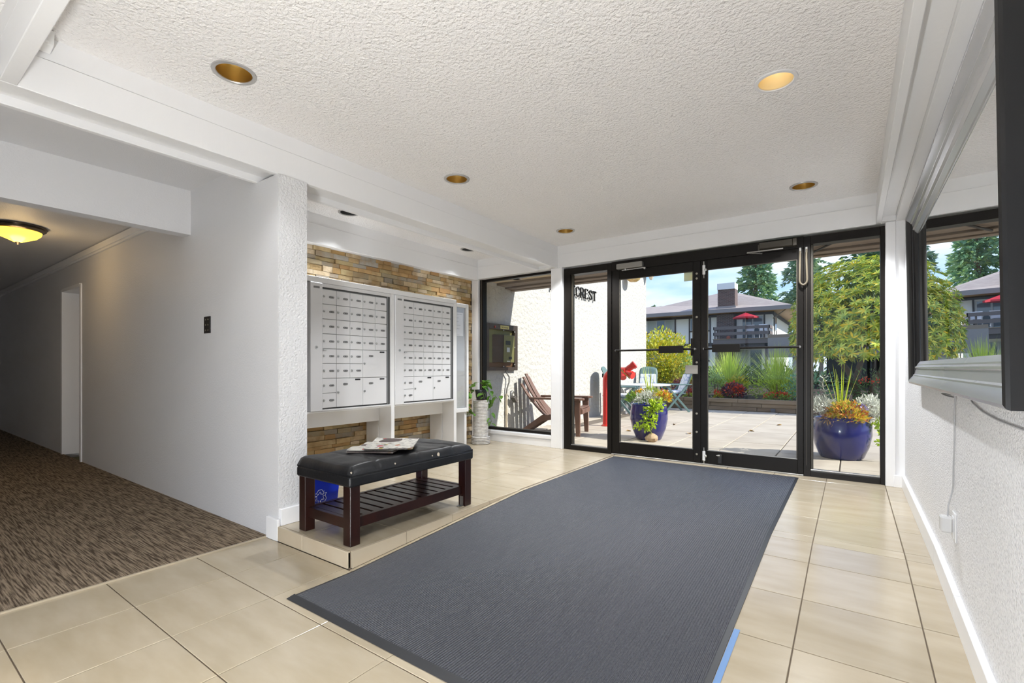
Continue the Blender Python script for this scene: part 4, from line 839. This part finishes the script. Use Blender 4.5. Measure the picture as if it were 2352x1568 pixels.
def blade(b, p, a, lean, l, w, seg=5, curve=.5):
    p = Vector(p); d = Vector((math.cos(a), math.sin(a), 0)); s = Vector((-d.y, d.x, 0)); vs = []
    for i in range(seg+1):
        t = i/seg; q = p+d*(l*lean*(t+curve*t*t))+Vector((0, 0, l*(t-.45*lean*curve*t*t*2))); ww = w*(1-t)**.6/2 if i < seg else .0005
        vs += [q-s*ww, q+s*ww]
    b.add(vs, [(2*i, 2*i+1, 2*i+3, 2*i+2) for i in range(seg)])
silver = mat('silver_leaf', (0.688, 0.700, 0.625), .7, isl=.25, trans=.1); ochre = mat('coleus_leaf', (0.625, 0.375, 0.037), .5, isl=1, ramp=[(0.750, 0.525, 0.037), (0.562, 0.500, 0.037), (0.775, 0.325, 0.050), (0.375, 0.425, 0.037), (0.500, 0.125, 0.037), (0.825, 0.625, 0.100)], trans=.2)
lime = mat('lime_vine', (0.476, 0.630, 0.042), .5, isl=.3, trans=.3); yelf = mat('yellow_flower', (.75, .42, .01), .6, isl=.2, trans=.2); spike = mat('spike_leaf', (0.525, 0.625, 0.050), .45, rnd=.25, trans=.25); midg = mat('mid_green_leaf', (0.224, 0.384, 0.048), .5, isl=.4, trans=.25)
glaze = mat('blue_glaze', (.006, .009, .13), .15, spec=.45, coat=.4, var=((.06, .05, .10), 3.5, (1, 1, .6), .48, .75), bump=(90, .05, 2))
def big_pot(label, loc, prof, extra):
    t = thing('glazed_pot', label, 'flower pot', loc, 0, 'blue glazed pots'); MB().lathe(prof, n=48).build('pot', glaze, t, smooth=35)
    MB().lathe([(0, prof[-3][1]-.06), (prof[-3][0]-.03, prof[-3][1]-.07)], n=20).build('soil', soil_m, t); extra(t); return t
P1 = [(0, .002), (.165, .002), (.18, .02), (.235, .16), (.262, .30), (.258, .40), (.245, .47), (.25, .49), (.245, .505), (.225, .5), (.215, .44), (0, .43)]
P2 = [(0, .002), (.2, .002), (.215, .02), (.262, .14), (.288, .27), (.284, .38), (.268, .425), (.276, .44), (.272, .46), (.25, .455), (.235, .40), (0, .39)]
CF = Vector((.33, -.94, 0))
def spikes(t, z, n, seed, h, spread, parts=True):
    rng = random.Random(seed)
    for k in range(n):
        b = MB(); blade(b, (rng.uniform(-.02, .02), rng.uniform(-.02, .02), z), rng.uniform(0, 2*PI), abs(rng.gauss(0, spread)), h*rng.uniform(.8, 1.1), .016, 5, .15); b.build('spike_leaf', spike, t, fix=False)
def x1(t):
    spikes(t, .52, 15, 2, .56, .16)
    clump(t, 'yellow_blooms', yelf, (-.12, .02, .62), (.13, .12, .08), 130, .04, .03, 3, 0); clump(t, 'bloom_leaves', midg, (-.16, -.04, .56), (.16, .14, .10), 300, .05, .025, 4)
    clump(t, 'silver_foliage', silver, (.0, -.1, .56), (.17, .14, .12), 520, .05, .016, 5); clump(t, 'coleus', ochre, (.2, -.02, .58), (.13, .13, .11), 260, .055, .03, 6)
    b = lambda s, c, r_, n: clump(t, 'trailing_vine', lime, c, r_, n, .05, .038, s, -1, .2, -.4)
    b(7, (.13, -.24, .44), (.14, .06, .13), 150); b(8, (.1, -.27, .28), (.11, .05, .13), 110); b(9, (-.0, -.27, .2), (.14, .04, .05), 50); b(10, (.2, -.2, .52), (.1, .1, .06), 90)
    clump(t, 'pale_tuft', mat('pale_green_tuft', (.36, .45, .08), .5, isl=.3, trans=.2), (.03, .04, .66), (.1, .1, .06), 150, .06, .012, 12, 0)
big_pot('tall blue glazed pot with spilling lime vine, a stone at its foot', (-2.37, 6.71, PZ), P1, x1)
def x2(t):
    spikes(t, .46, 16, 21, .60, .2)
    clump(t, 'silver_foliage', silver, (-.2, -.02, .53), (.19, .17, .15), 620, .055, .016, 23); clump(t, 'silver_foliage', silver, (.26, .02, .54), (.15, .15, .16), 480, .055, .016, 24); clump(t, 'silver_foliage', silver, (.33, .0, .46), (.12, .12, .11), 240, .055, .016, 25)
    clump(t, 'coleus', ochre, (.05, -.12, .5), (.18, .15, .14), 560, .055, .022, 26); clump(t, 'coleus_edge', ochre, (.05, -.2, .46), (.2, .08, .05), 200, .05, .02, 27, -1)
    clump(t, 'dry_stems', mat('dry_foliage', (.42, .26, .13), .8, isl=.3), (-.1, -.23, .45), (.08, .05, .06), 90, .06, .01, 28, -1, .2, -.6); clump(t, 'violet_blooms', mat('violet_flower', (.40, .36, .62), .7, isl=.2), (.19, -.12, .57), (.06, .05, .04), 50, .03, .025, 29)
    b = MB(); sb_ = [Vector((-.16+.02*math.sin(i), -.05, .6+.05*i)) for i in range(7)]; b.tube(sb_, .006, 5)
    for p in sb_[2:]:
        for s in (-1, 1): b.tube([p, p+Vector((.03*s, .0, .02))], .005, 4); b.blob(p+Vector((.035*s, 0, .025)), (.01, .01, .008), 6, 4)
    b.build('seed_stalk', silver, t, smooth=60)
    clump(t, 'trailing_vine', lime, (.36, -.04, .42), (.08, .06, .06), 50, .045, .035, 30, -1, .2, -.4)
    for k, (zz_, xx) in enumerate(((.38, .33), (.3, .38), (.26, .44), (.2, .36), (.15, .42))): clump(t, 'trailing_vine', lime, (xx, -.05, zz_), (.05, .03, .03), 16, .045, .035, 40+k, -1, .1, -.3)
big_pot('wide blue glazed pot with silver foliage outside the sidelite', (-.096, 6.62, PZ), P2, x2)
rk = MB().blob((0, 0, .055), (.085, .065, .06), 9, 6, .16, random.Random(4)).build('stone', mat('tan_stone', (.52, .38, .24), .8, var=((.36, .24, .15), 14)), None, smooth=25, loc=(-2.245, 6.47, PZ)); tag(rk, 'tan stone resting against the foot of the tall blue pot', 'stone')
dead = mat('fallen_leaf', (.45, .28, .08), .7, rnd=.3); flm = leafmesh('fallen_leaf', dead, .1, .06, 4, .3)
for k, (x, y, a, lb_) in enumerate(((-1.35, 8.45, .4, 'on the paving in front of the timber wall'), (-2.05, 7.55, 1.5, 'near the meeting stiles of the doors'), (-2.55, 8.6, 2.2, 'farther out toward the table'), (-2.95, 7.3, .9, 'between the standpipe and the tall pot'), (-1.0, 9.6, 2.8, 'by the drain in the timber wall'))):
    tag(inst('fallen_leaf', flm, None, (x, y, PZ+.012), (0, .1, a)), 'dry brown leaf '+lb_, 'leaf', 'fallen leaves on the patio')

# ------------------------------------------------------------------ planting bed
gold_l = mat('golden_green_leaf', (0.580, 0.580, 0.043), .5, isl=1, ramp=[(0.667, 0.609, 0.043), (0.435, 0.478, 0.043), (0.754, 0.580, 0.043), (0.319, 0.392, 0.043), (0.609, 0.609, 0.072)], trans=.3)
sage = mat('grey_green_leaf', (0.340, 0.493, 0.170), .6, isl=.3, trans=.2); grassm = mat('ornamental_grass', (0.562, 0.693, 0.090), .5, isl=.35, trans=.3); feath = mat('feathery_green', (0.422, 0.563, 0.080), .6, isl=.35, trans=.2)
plum = mat('plum_leaf', (0.156, 0.039, 0.065), .5, isl=1, ramp=[(0.130, 0.039, 0.078), (0.260, 0.065, 0.091), (0.091, 0.039, 0.091), (0.585, 0.091, 0.052)], trans=.1); redf = mat('scarlet_flower', (.65, .06, .02), .6, isl=.25); pinkf = mat('rose_flower', (.30, .05, .07), .7, isl=.4)
def shrub(name, label, loc, parts, stems=((0, 0, .4),)):
    t = thing(name, label, 'shrub', loc, 0, 'plants in the timber bed')
    for i, (n, m, c, r_, k, l, w) in enumerate(parts): clump(t, n, m, c, r_, k, l, w, hash(name) % 97+i if False else len(name)*7+i, -.7, .45)
    b = MB()
    for s in stems: b.tube([(0, 0, -.15), (s[0]*.4, s[1]*.4, s[2]*.5), s], [.02, .015, .008], 6)
    b.build('stem', mat('brown_stem', (.09, .06, .035), .9) if 'brown_stem' not in MATS else MATS['brown_stem'], t)
    return t
shrub('golden_shrub', 'rounded golden-green shrub at the end of the stucco wall', (-4.8, 14.6, .25), [('foliage', gold_l, (0, 0, .88), (1.02, .9, 1.0), 4200, .11, .055), ('foliage', gold_l, (.35, -.1, .45), (.8, .7, .55), 1500, .1, .05)], ((0, 0, .9), (.4, 0, .7), (-.4, 0, .7)))
shrub('sage_shrub', 'loose grey-green shrub beside the golden shrub', (-3.75, 14.4, .25), [('foliage', sage, (0, 0, .55), (.42, .4, .55), 900, .09, .03)], ((0, 0, .6), (.2, 0, .5)))
for nm, lb_, x, sd_ in (('fountain_grass', 'arching clump of ornamental grass behind the purple coleus', -2.62, 1), ('striped_grass', 'taller clump of ornamental grass close to the rhododendron', -1.5, 2)):
    t = thing(nm, lb_, 'grass', (x, 13.55, .22), 0, 'plants in the timber bed'); rng = random.Random(sd_); b = MB()
    for _ in range(520): a = rng.uniform(0, 2*PI); q = rng.uniform(0, .12); blade(b, (q*math.cos(a), q*math.sin(a), 0), a+rng.uniform(-.4, .4), abs(rng.gauss(.1, .22)), rng.uniform(.9, 1.45), .014, 6, .75)
    tag(b.build('blades', grassm, t, fix=False), kind='stuff')
shrub('feathery_shrub', 'feathery green shrub spreading behind the scarlet flowers', (-1.5, 13.05, .22), [('foliage', feath, (0, 0, .28), (.72, .35, .4), 1700, .07, .016)], ((.2, 0, .3), (-.2, 0, .3)))
shrub('small_leaf_shrub', 'small-leaved green shrub between the door stiles', (-2.85, 12.95, .22), [('foliage', sage, (0, 0, .3), (.3, .28, .38), 700, .06, .028)])
shrub('low_gold_shrub', 'low lime-gold shrub under the fountain grass', (-2.35, 13.1, .22), [('foliage', gold_l, (0, 0, .3), (.3, .2, .3), 420, .07, .03)])
shrub('sedum', 'dusky rose sedum beside the patio table', (-3.62, 12.85, .2), [('blooms', pinkf, (0, 0, .38), (.26, .2, .14), 520, .03, .03), ('foliage', plum, (0, 0, .2), (.3, .2, .2), 420, .06, .03), ('gold_tips', gold_l, (-.12, .1, .5), (.14, .1, .12), 120, .05, .02)])
shrub('coleus_plant', 'purple and red coleus at the front of the timber bed', (-2.38, 12.72, .2), [('foliage', plum, (0, 0, .2), (.26, .16, .2), 520, .075, .045), ('red_leaves', redf, (.14, -.06, .24), (.13, .08, .12), 130, .06, .03)])
shrub('impatiens', 'small clump of scarlet and yellow flowers beside the coleus', (-2.72, 12.66, .2), [('blooms', redf, (0, 0, .15), (.1, .07, .09), 70, .04, .035), ('foliage', gold_l, (.02, 0, .07), (.12, .07, .08), 90, .05, .035)])
shrub('zinnia', 'clump of scarlet and yellow flowers by the white table', (-3.42, 12.68, .2), [('blooms', redf, (0, 0, .14), (.1, .07, .09), 70, .04, .035), ('foliage', lime, (.0, 0, .06), (.14, .07, .07), 90, .05, .035)])
shrub('begonia', 'low band of scarlet flowers in front of the feathery shrub', (-1.42, 12.66, .2), [('blooms', redf, (0, 0, .13), (.3, .08, .1), 170, .04, .032), ('foliage', midg, (0, 0, .07), (.36, .09, .1), 320, .06, .035)])
shrub('blue_green_shrub', 'bluish green leafy plant at the timber wall under the rhododendron', (-.75, 12.9, .2), [('foliage', mat('blue_green_leaf', (0.192, 0.416, 0.240), .5, isl=.3, trans=.2), (0, 0, .25), (0.640, 0.320, 0.480), 520, .08, .035)])
shrub('cotoneaster', 'dark low evergreen with red flowers behind the wide blue pot', (.55, 12.8, .2), [('foliage', mat('dark_evergreen', (0.080, 0.160, 0.048), .5, isl=.4, trans=.1), (0, 0, .25), (0.850, 0.400, 0.560), 900, .07, .03), ('blooms', redf, (-.25, -.15, .5), (0.192, 0.096, 0.080), 40, .04, .04)])
# rhododendron
rh = thing('rhododendron', 'tall rhododendron with glossy leaf rosettes and a few yellowed leaves', 'tree', (.1, 13.2, .2), 0)
rl = mat('rhododendron_leaf', (0.263, 0.385, 0.052), .28, spec=.5, isl=1, ramp=[(0.350, 0.462, 0.052), (0.525, 0.616, 0.070), (0.219, 0.328, 0.052), (0.700, 0.693, 0.088), (0.438, 0.539, 0.088), (0.285, 0.404, 0.052), (0.850, 0.770, 0.105), (0.850, 0.636, 0.035), (0.394, 0.501, 0.070), (0.569, 0.636, 0.088)], trans=.2)
rl1 = mat('rhododendron_leaf_near', (0.263, 0.385, 0.052), .28, spec=.5, ramp=[(0.350, 0.462, 0.052), (0.525, 0.616, 0.070), (0.219, 0.328, 0.052), (0.700, 0.693, 0.088), (0.438, 0.539, 0.088), (0.850, 0.770, 0.105), (0.850, 0.636, 0.035), (0.569, 0.636, 0.088)], trans=.2)
for i, pts in enumerate(([(-.02, 0, -.1), (.0, .05, .6), (.15, .1, 1.3), (.3, .1, 2.2)], [(.2, .1, -.1), (.32, .1, .5), (.7, .2, 1.2), (.9, .1, 2.0)], [(.1, .2, -.1), (-.15, .2, .7), (-.6, .1, 1.3), (-.7, 0, 1.9)], [(.35, .2, -.1), (.65, .15, .5), (1.2, .2, 1.1)])): MB().tube(pts, [.08, .065, .05, .02][:len(pts)], 8).build('trunk', mat('bark', (.13, .085, .06), .9, bump=(14, .8, 4)) if 'bark' not in MATS else MATS['bark'], rh, smooth=60)
rng = random.Random(9); rb = MB(); near = []
leaf1 = leafmesh('leaf', rl1, .14, .038, 4, .12, 0, 1.0, .12)
LOBES = [((.35, .05, 1.95), (1.65, 1.2, 1.28), 980), ((-.62, -.1, 1.5), (.68, .7, .95), 320), ((.1, -.35, 1.2), (1.2, .8, .6), 220), ((1.5, 0, 1.7), (1.2, 1.0, 1.2), 340)]
for c, rad, n in LOBES:
    for _ in range(n):
        while True:
            v = Vector((rng.gauss(0, 1), rng.gauss(0, 1), rng.gauss(0, 1))).normalized()
            if v.z > -.55 and v.y < .5: break
        q = rng.uniform(.8, 1.02)*(1+.12*noise.noise(v*3)); p = Vector(c)+Vector((v.x*rad[0], v.y*rad[1], v.z*rad[2]))*q
        ax = (v+Vector((0, 0, .55))).normalized(); e1 = ax.orthogonal().normalized(); e2 = ax.cross(e1); ph = rng.uniform(0, 6)
        lv = []
        for k in range(9):
            a = ph+k*2*PI/9*1.02; el_ = rng.uniform(-.1, .55); d = (e1*math.cos(a)+e2*math.sin(a))*math.cos(el_)+ax*math.sin(el_); lv.append((p.copy(), d, rng.uniform(.1, .15)))
        near.append((p.y+.6*abs(p.x+.1)+rng.uniform(0, .25), ax, lv))
near.sort(key=lambda q: q[0])
for i, (s, ax, lv) in enumerate(near):
    for p, d, l in lv:
        if i < 33:
            zax = (ax-d*ax.dot(d)).normalized(); yax = zax.cross(d); M3 = Matrix((d, yax, zax)).transposed().to_4x4(); o = inst('leaf', leaf1, rh, p, M3.to_euler(), (l/.135,)*3)
        else:
            zz_ = (ax-d*ax.dot(d)).normalized(); s_ = zz_.cross(d); w = l*.26
            rb.add([p, p+d*l*.45+s_*w/2+zz_*.006, p+d*l-zz_*.01, p+d*l*.45-s_*w/2+zz_*.006], [(0, 1, 2), (0, 2, 3)])
tag(rb.build('leaf_rosettes', rl, rh, fix=False), kind='stuff')
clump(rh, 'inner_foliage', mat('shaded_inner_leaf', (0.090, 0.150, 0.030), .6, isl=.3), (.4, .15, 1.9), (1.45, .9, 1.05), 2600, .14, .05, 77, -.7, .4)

# ------------------------------------------------------------------ conifers
def conifer(label, loc, h, rad, seed, m, z0=.12, boughs=200, droop=.35, spr=46, ln=.5):
    t = thing('conifer', label, 'tree', loc, 0, 'conifers beyond the building'); rng = random.Random(seed)
    MB().tube([(0, 0, 0), (0, 0, h*.5), (0, 0, h*.97)], [.028*h, .018*h, .003*h], 8).build('trunk', MATS['bark'], t)
    b = MB()
    for i in range(boughs):
        s = (i+rng.random())/boughs; z = h*(z0+(1-z0)*s**.85); L_ = rad*(1-s)**.75*rng.uniform(.55, 1.15)+.25; a = rng.uniform(0, 2*PI); d = Vector((math.cos(a), math.sin(a), 0)); sd_ = Vector((-d.y, d.x, 0))
        for k in range(int(spr*(.35+L_/rad))):
            q = rng.random()**.7; wv_ = .28*L_*(1-q*.8)*rng.uniform(-1, 1); p = Vector((0, 0, z))+d*L_*q+sd_*wv_+Vector((0, 0, .12*L_*math.sin(q*2)-droop*L_*q*q-abs(wv_)*.35+rng.uniform(-.12, .12)))
            add_leaf(b, p, d*.7+sd_*wv_/L_*2.2+Vector((rng.uniform(-.3, .3), rng.uniform(-.3, .3), rng.uniform(-.6, .25))), ln*rng.uniform(.6, 1.3), ln*.42, rng, fold=.1)
    tag(b.build('boughs', m, t, fix=False), kind='stuff'); return t
cg = mat('conifer_green', (0.207, 0.368, 0.196), .7, isl=1, ramp=[(0.172, 0.322, 0.184), (0.253, 0.414, 0.207), (0.138, 0.276, 0.172), (0.368, 0.506, 0.196), (0.207, 0.345, 0.184)], trans=.15)
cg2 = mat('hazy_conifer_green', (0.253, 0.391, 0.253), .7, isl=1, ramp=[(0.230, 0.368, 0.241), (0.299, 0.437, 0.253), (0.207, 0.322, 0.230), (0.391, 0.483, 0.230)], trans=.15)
cg3 = mat('near_cedar_green', (0.120, 0.240, 0.100), .6, isl=1, ramp=[(0.100, 0.220, 0.090), (0.160, 0.300, 0.100), (0.080, 0.180, 0.080)], trans=.15)
conifer('broad conifer rising behind the chimney of the house', (-8.1, 55, 0), 14.2, 3.0, 1, cg, .2, 210)
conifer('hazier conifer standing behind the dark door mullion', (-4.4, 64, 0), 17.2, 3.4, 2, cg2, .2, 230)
conifer('conifer farther along the skyline, seen in the mirror', (1.6, 56, 0), 13.0, 3.0, 3, cg, .15, 180)
conifer('near cedar with drooping dark boughs above the rhododendron', (2.1, 22.5, 0), 9.5, 3.3, 4, cg3, .3, 150, .3, 60, .3)
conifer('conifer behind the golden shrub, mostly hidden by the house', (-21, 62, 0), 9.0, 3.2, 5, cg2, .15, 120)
# hedge
hg = thing('hedge', 'dark hedge row between the planting bed and the house', 'hedge', (-4, 19.5, 0)); clump(hg, 'foliage', mat('hedge_green', (0.112, 0.176, 0.048), .7, isl=.4, trans=.1), (0, 0, .35), (7.5, .7, .65), 5200, .16, .08, 55, -.5, .5); MB().box(-7, 7, -.35, .35, -.1, .5).build('stems', MATS['brown_stem'], hg)
# carport to the side
cp = thing('carport', 'shaded timber carport glimpsed under the rhododendron', 'carport', (.3, 16.6, 0)); tp_m = mat('grey_brown_post', (.25, .2, .15), .8)
for x in (-1.3, -1.02, 1.9): boxp('post', tp_m, cp, x-.05, x+.05, -.05, .05, -.15, 1.85, .005)
boxp('beam', mat('grey_fascia', (.28, .27, .27), .8), cp, -2.4, 2.6, -.1, .1, 1.3, 1.9, 0); boxp('back_wall', mat('dark_interior', (.02, .02, .02), .9), cp, -.95, 2.6, 1.6, 1.7, -.15, 1.9, 0); boxp('white_wall', stu, cp, -1.75, -1.4, -.02, .1, -.15, 1.3, 0); boxp('roof', tp_m, cp, -2.4, 2.6, -.1, 2.2, 1.9, 2.0, 0); boxp('bench_rail', alu, cp, -.9, .6, .8, .84, .55, .58, 0)

# ------------------------------------------------------------------ house across the garden
HY = 33.0
hs = thing('apartment_house', 'two-storey white house with brown trim, brick chimney and hipped roof', 'building', (-8, HY, 0))
def hb(name, m, par, x0, x1, y0, y1, z0, z1, bev=0): return boxp(name, m, par, x0+8, x1+8, y0-HY, y1-HY, z0, z1, bev)
pnl = mat('white_house_panel', (0.850, 0.850, 0.825), .7); dkb = mat('dark_brown_trim', (.045, .035, .035), .7); brk = mat('brown_brick', (.12, .07, .06), .85)
t_ = brk.node_tree; bt = t_.nodes.new('ShaderNodeTexBrick'); bt.inputs['Scale'].default_value = 1; bt.inputs['Color1'].default_value = (.12, .065, .055, 1); bt.inputs['Color2'].default_value = (.08, .05, .045, 1); bt.inputs['Mortar'].default_value = (.2, .18, .17, 1); bt.inputs['Brick Width'].default_value = .22; bt.inputs['Row Height'].default_value = .075; bt.inputs['Mortar Size'].default_value = .008
gq = t_.nodes.new('ShaderNodeNewGeometry'); sx_ = t_.nodes.new('ShaderNodeSeparateXYZ'); cx_ = t_.nodes.new('ShaderNodeCombineXYZ'); ad = t_.nodes.new('ShaderNodeMath'); t_.links.new(gq.outputs['Position'], sx_.inputs[0]); t_.links.new(sx_.outputs[0], ad.inputs[0]); t_.links.new(sx_.outputs[1], ad.inputs[1]); t_.links.new(ad.outputs[0], cx_.inputs[0]); t_.links.new(sx_.outputs[2], cx_.inputs[1]); t_.links.new(cx_.outputs[0], bt.inputs['Vector']); t_.links.new(bt.outputs[0], t_.nodes['Principled BSDF'].inputs['Base Color'])
hb('wall', pnl, hs, -18, -3.93, HY, HY+9, 0, 4.6); hb('eave_band', dkb, hs, -18, -3.85, HY-.04, HY, 4.25, 4.55); hb('eave_band', dkb, hs, -3.93, -3.88, HY, HY+9, 4.2, 4.55); hb('floor_band', dkb, hs, -18, -3.9, HY-.04, HY, 2.35, 2.58); hb('base_band', dkb, hs, -18, -3.9, HY-.05, HY, .0, .5)
hb('brick_breast', brk, hs, -7.08, -6.05, HY-.35, HY, 0, 4.5)
for x in (-9.8, -8.87, -7.55, -4.38, -6.0): hb('batten', dkb, hs, x-.04, x+.04, HY-.035, HY, 2.58, 4.25)
hb('corner_batten', dkb, hs, -3.9, -3.86, HY+1.3, HY+1.38, 1.0, 4.2); hb('corner_batten', dkb, hs, -3.9, -3.86, HY+.35, HY+.42, 1.0, 4.2)
hg_ = mat('house_window_glass', (.10, .13, .16), .08, spec=.9); cur = mat('pale_curtain', (.38, .42, .41), .7); alw = mat('window_frame_pale', (.45, .47, .48), .4)
def window(x0, x1, z0, z1, cuts, panes, y=HY):
    f_ = hb('window', alw, hs, x0, x1, y-.05, y-.01, z0, z1); xs = [x0]+cuts+[x1]
    for i in range(len(xs)-1): boxp('pane', panes[i % len(panes)], f_, xs[i]+8+.04, xs[i+1]+8-.04, y-HY-.06, y-HY-.045, z0+.04, z1-.04, 0)
    boxp('sill', dkb, f_, x0+8-.04, x1+8+.04, y-HY-.07, y-HY-.04, z0-.07, z0, 0)
window(-11.75, -9.87, 3.42, 4.24, [-11.1, -10.5], [cur, hg_, cur]); window(-8.82, -7.62, 3.42, 4.24, [-8.2], [hg_, cur]); window(-5.62, -4.46, 2.45, 4.18, [-5.03], [hg_, hg_]); window(-8.82, -7.62, 1.45, 2.2, [-8.2], [cur, hg_]); window(-11.75, -9.87, 1.2, 2.1, [-10.8], [hg_, cur]); window(-5.9, -4.5, .8, 2.1, [-5.2], [cur, hg_]); window(-15, -13, 3.42, 4.24, [-14], [cur, hg_])
sw = hb('side_window', alw, hs, -3.9, -3.86, HY+.5, HY+1.2, 3.3, 4.15); boxp('pane', hg_, sw, 4.14, 4.15, .55, .82, 3.34, 4.1, 0); boxp('pane', hg_, sw, 4.14, 4.15, .88, 1.15, 3.34, 4.1, 0)
# roof
shg = mat('grey_brown_shingles', (.38, .325, .29), .9, var=((0.330, 0.270, 0.247), 2.5, (1, 1, 5)), bump=(6, .6, 3, (1, 1, 4), .03))
EX, EY0, EY1, EZ = -2.75, HY-1.05, HY+10, 4.62
rv = [(-19, EY0, EZ), (EX, EY0, EZ), (EX, EY1, EZ), (-19, EY1, EZ), (-19, HY+3.0, 5.6), (-11.6, HY+3.0, 5.62), (-7.6, HY+3.6, 6.35), (-6.9, HY+3.6, 6.35)]
MB().add([(x+8, y-HY, z) for x, y, z in rv], [(0, 1, 7, 6, 5, 4), (1, 2, 7), (2, 3, 4, 5, 6, 7), (0, 4, 3)]).build('roof', shg, hs, fix=False)
hb('fascia', mat('grey_gutter', (.24, .22, .22), .5), hs, -19, EX+.05, EY0-.06, EY0, EZ-.22, EZ+.02); hb('fascia', MATS['grey_gutter'], hs, EX, EX+.06, EY0, EY1, EZ-.2, EZ+.02); hb('soffit', mat('cedar_soffit', (.42, .26, .15), .7), hs, -19, EX, EY0, EY1, EZ-.2, EZ-.18)
MB().bar((EX+8-.25, EY0-HY+.2, EZ-.1), (-3.93+8, .15, 4.0), .05, .05).build('soffit_brace', tp_m, hs)
ch = hb('chimney', brk, hs, -6.97, -5.96, HY-.55, HY+.35, 4.5, 5.95); hb2 = boxp('chimney_cap', mat('white_cap', (.75, .76, .77), .6), ch, 1.0, 2.04, -.6, .4, 5.93, 6.32, 0); hb('flashing', MATS['grey_gutter'], hs, -7.05, -5.9, HY-.6, HY+.4, 4.72, 4.86); boxp('rear_flue', brk, ch, .75, 1.35, 2.4, 3.0, 4.5, 6.05, 0)
# balcony
bal = dkb; by0, by1 = HY-1.65, HY-.36; bg_ = mat('grey_brown_rail', (.13, .105, .10), .8)
dk = hb('balcony_deck', bg_, hs, -7.0, -3.9, by0, HY-.36, 2.42, 2.70)
for z0, z1 in ((3.3, 3.48), (2.95, 3.13)): boxp('rail', bg_, dk, 1.0, 4.12, by0-HY, by0-HY+.05, z0, z1, 0); boxp('rail', bg_, dk, 4.07, 4.12, by0-HY, -.36, z0, z1, 0); boxp('rail', bg_, dk, 1.0, 1.05, by0-HY, -.36, z0, z1, 0)
for x in (1.05, 1.3, 3.75, 4.0): boxp('post', bg_, dk, x, x+.07, by0-HY+.05, by0-HY+.12, 2.7, 3.4, 0)
boxp('deck_lip', tim, dk, .98, 4.14, by0-HY-.03, by0-HY+.03, 2.7, 2.73, 0); boxp('support_post', bg_, hs, 1.1, 1.25, by0-HY+.1, by0-HY+.25, 0, 2.42, 0); boxp('support_post', bg_, hs, 3.85, 4.0, by0-HY+.1, by0-HY+.25, 0, 2.42, 0); boxp('dark_beam', dkb, hs, 1.0, 4.1, by0-HY+.1, by0-HY+.3, 2.2, 2.42, 0)
# umbrella and chairs on the balcony
um = thing('parasol', 'crimson parasol open on the balcony of the white house', 'umbrella', (-5.25, HY-1.15, 2.72)); n = 8; b = MB()
b.add([(0, 0, 1.6)]+[(.72*math.cos(2*PI*i/n), .5*math.sin(2*PI*i/n), 1.33) for i in range(n)]+[(.72*math.cos(2*PI*i/n), .5*math.sin(2*PI*i/n), 1.24) for i in range(n)], [(0, 1+i, 1+(i+1) % n) for i in range(n)]+[(1+i, 9+i, 9+(i+1) % n, 1+(i+1) % n) for i in range(n)])
b.build('canopy', mat('crimson_canvas', (.50, .015, .035), .7, trans=.2), um, fix=False); MB().tube([(0, 0, 0), (0, 0, 1.62)], .025, 8).build('pole', alu, um); MB().lathe([(.2, 0), (.2, .04), (.05, .08)], n=16).build('base', black, um)
wc_ = mat('white_metal_chair', (.72, .73, .75), .5)
for k, (x, lb_, rz_) in enumerate(((-5.0, 'white metal chair under the crimson parasol', 0.1), (-4.3, 'white metal chair at the corner of the balcony', .2))):
    t = thing('balcony_chair', lb_, 'chair', (x, HY-1.1, 2.705), rz_, 'chairs on the balcony')
    for sx in (-1, 1): MB().tube([(sx*.22, -.22, 0), (sx*.2, -.2, .45), (sx*.22, -.25, .62), (sx*.22, .2, .62), (sx*.2, .24, .88)], .02, 6).build('side_frame', wc_, t, smooth=50); MB().tube([(sx*.2, .22, 0), (sx*.2, .2, .45)], .02, 6).build('rear_leg', wc_, t)
    boxp('seat', wc_, t, -.2, .2, -.2, .2, .42, .45, .005); boxp('backrest', wc_, t, -.2, .2, .2, .23, .5, .88, .005)
MB().blob((-6.2+8, by0-HY+.4, 2.82), (.12, .12, .12)).build('terracotta_pot', mat('terracotta', (.45, .12, .06), .7), hs, smooth=60)
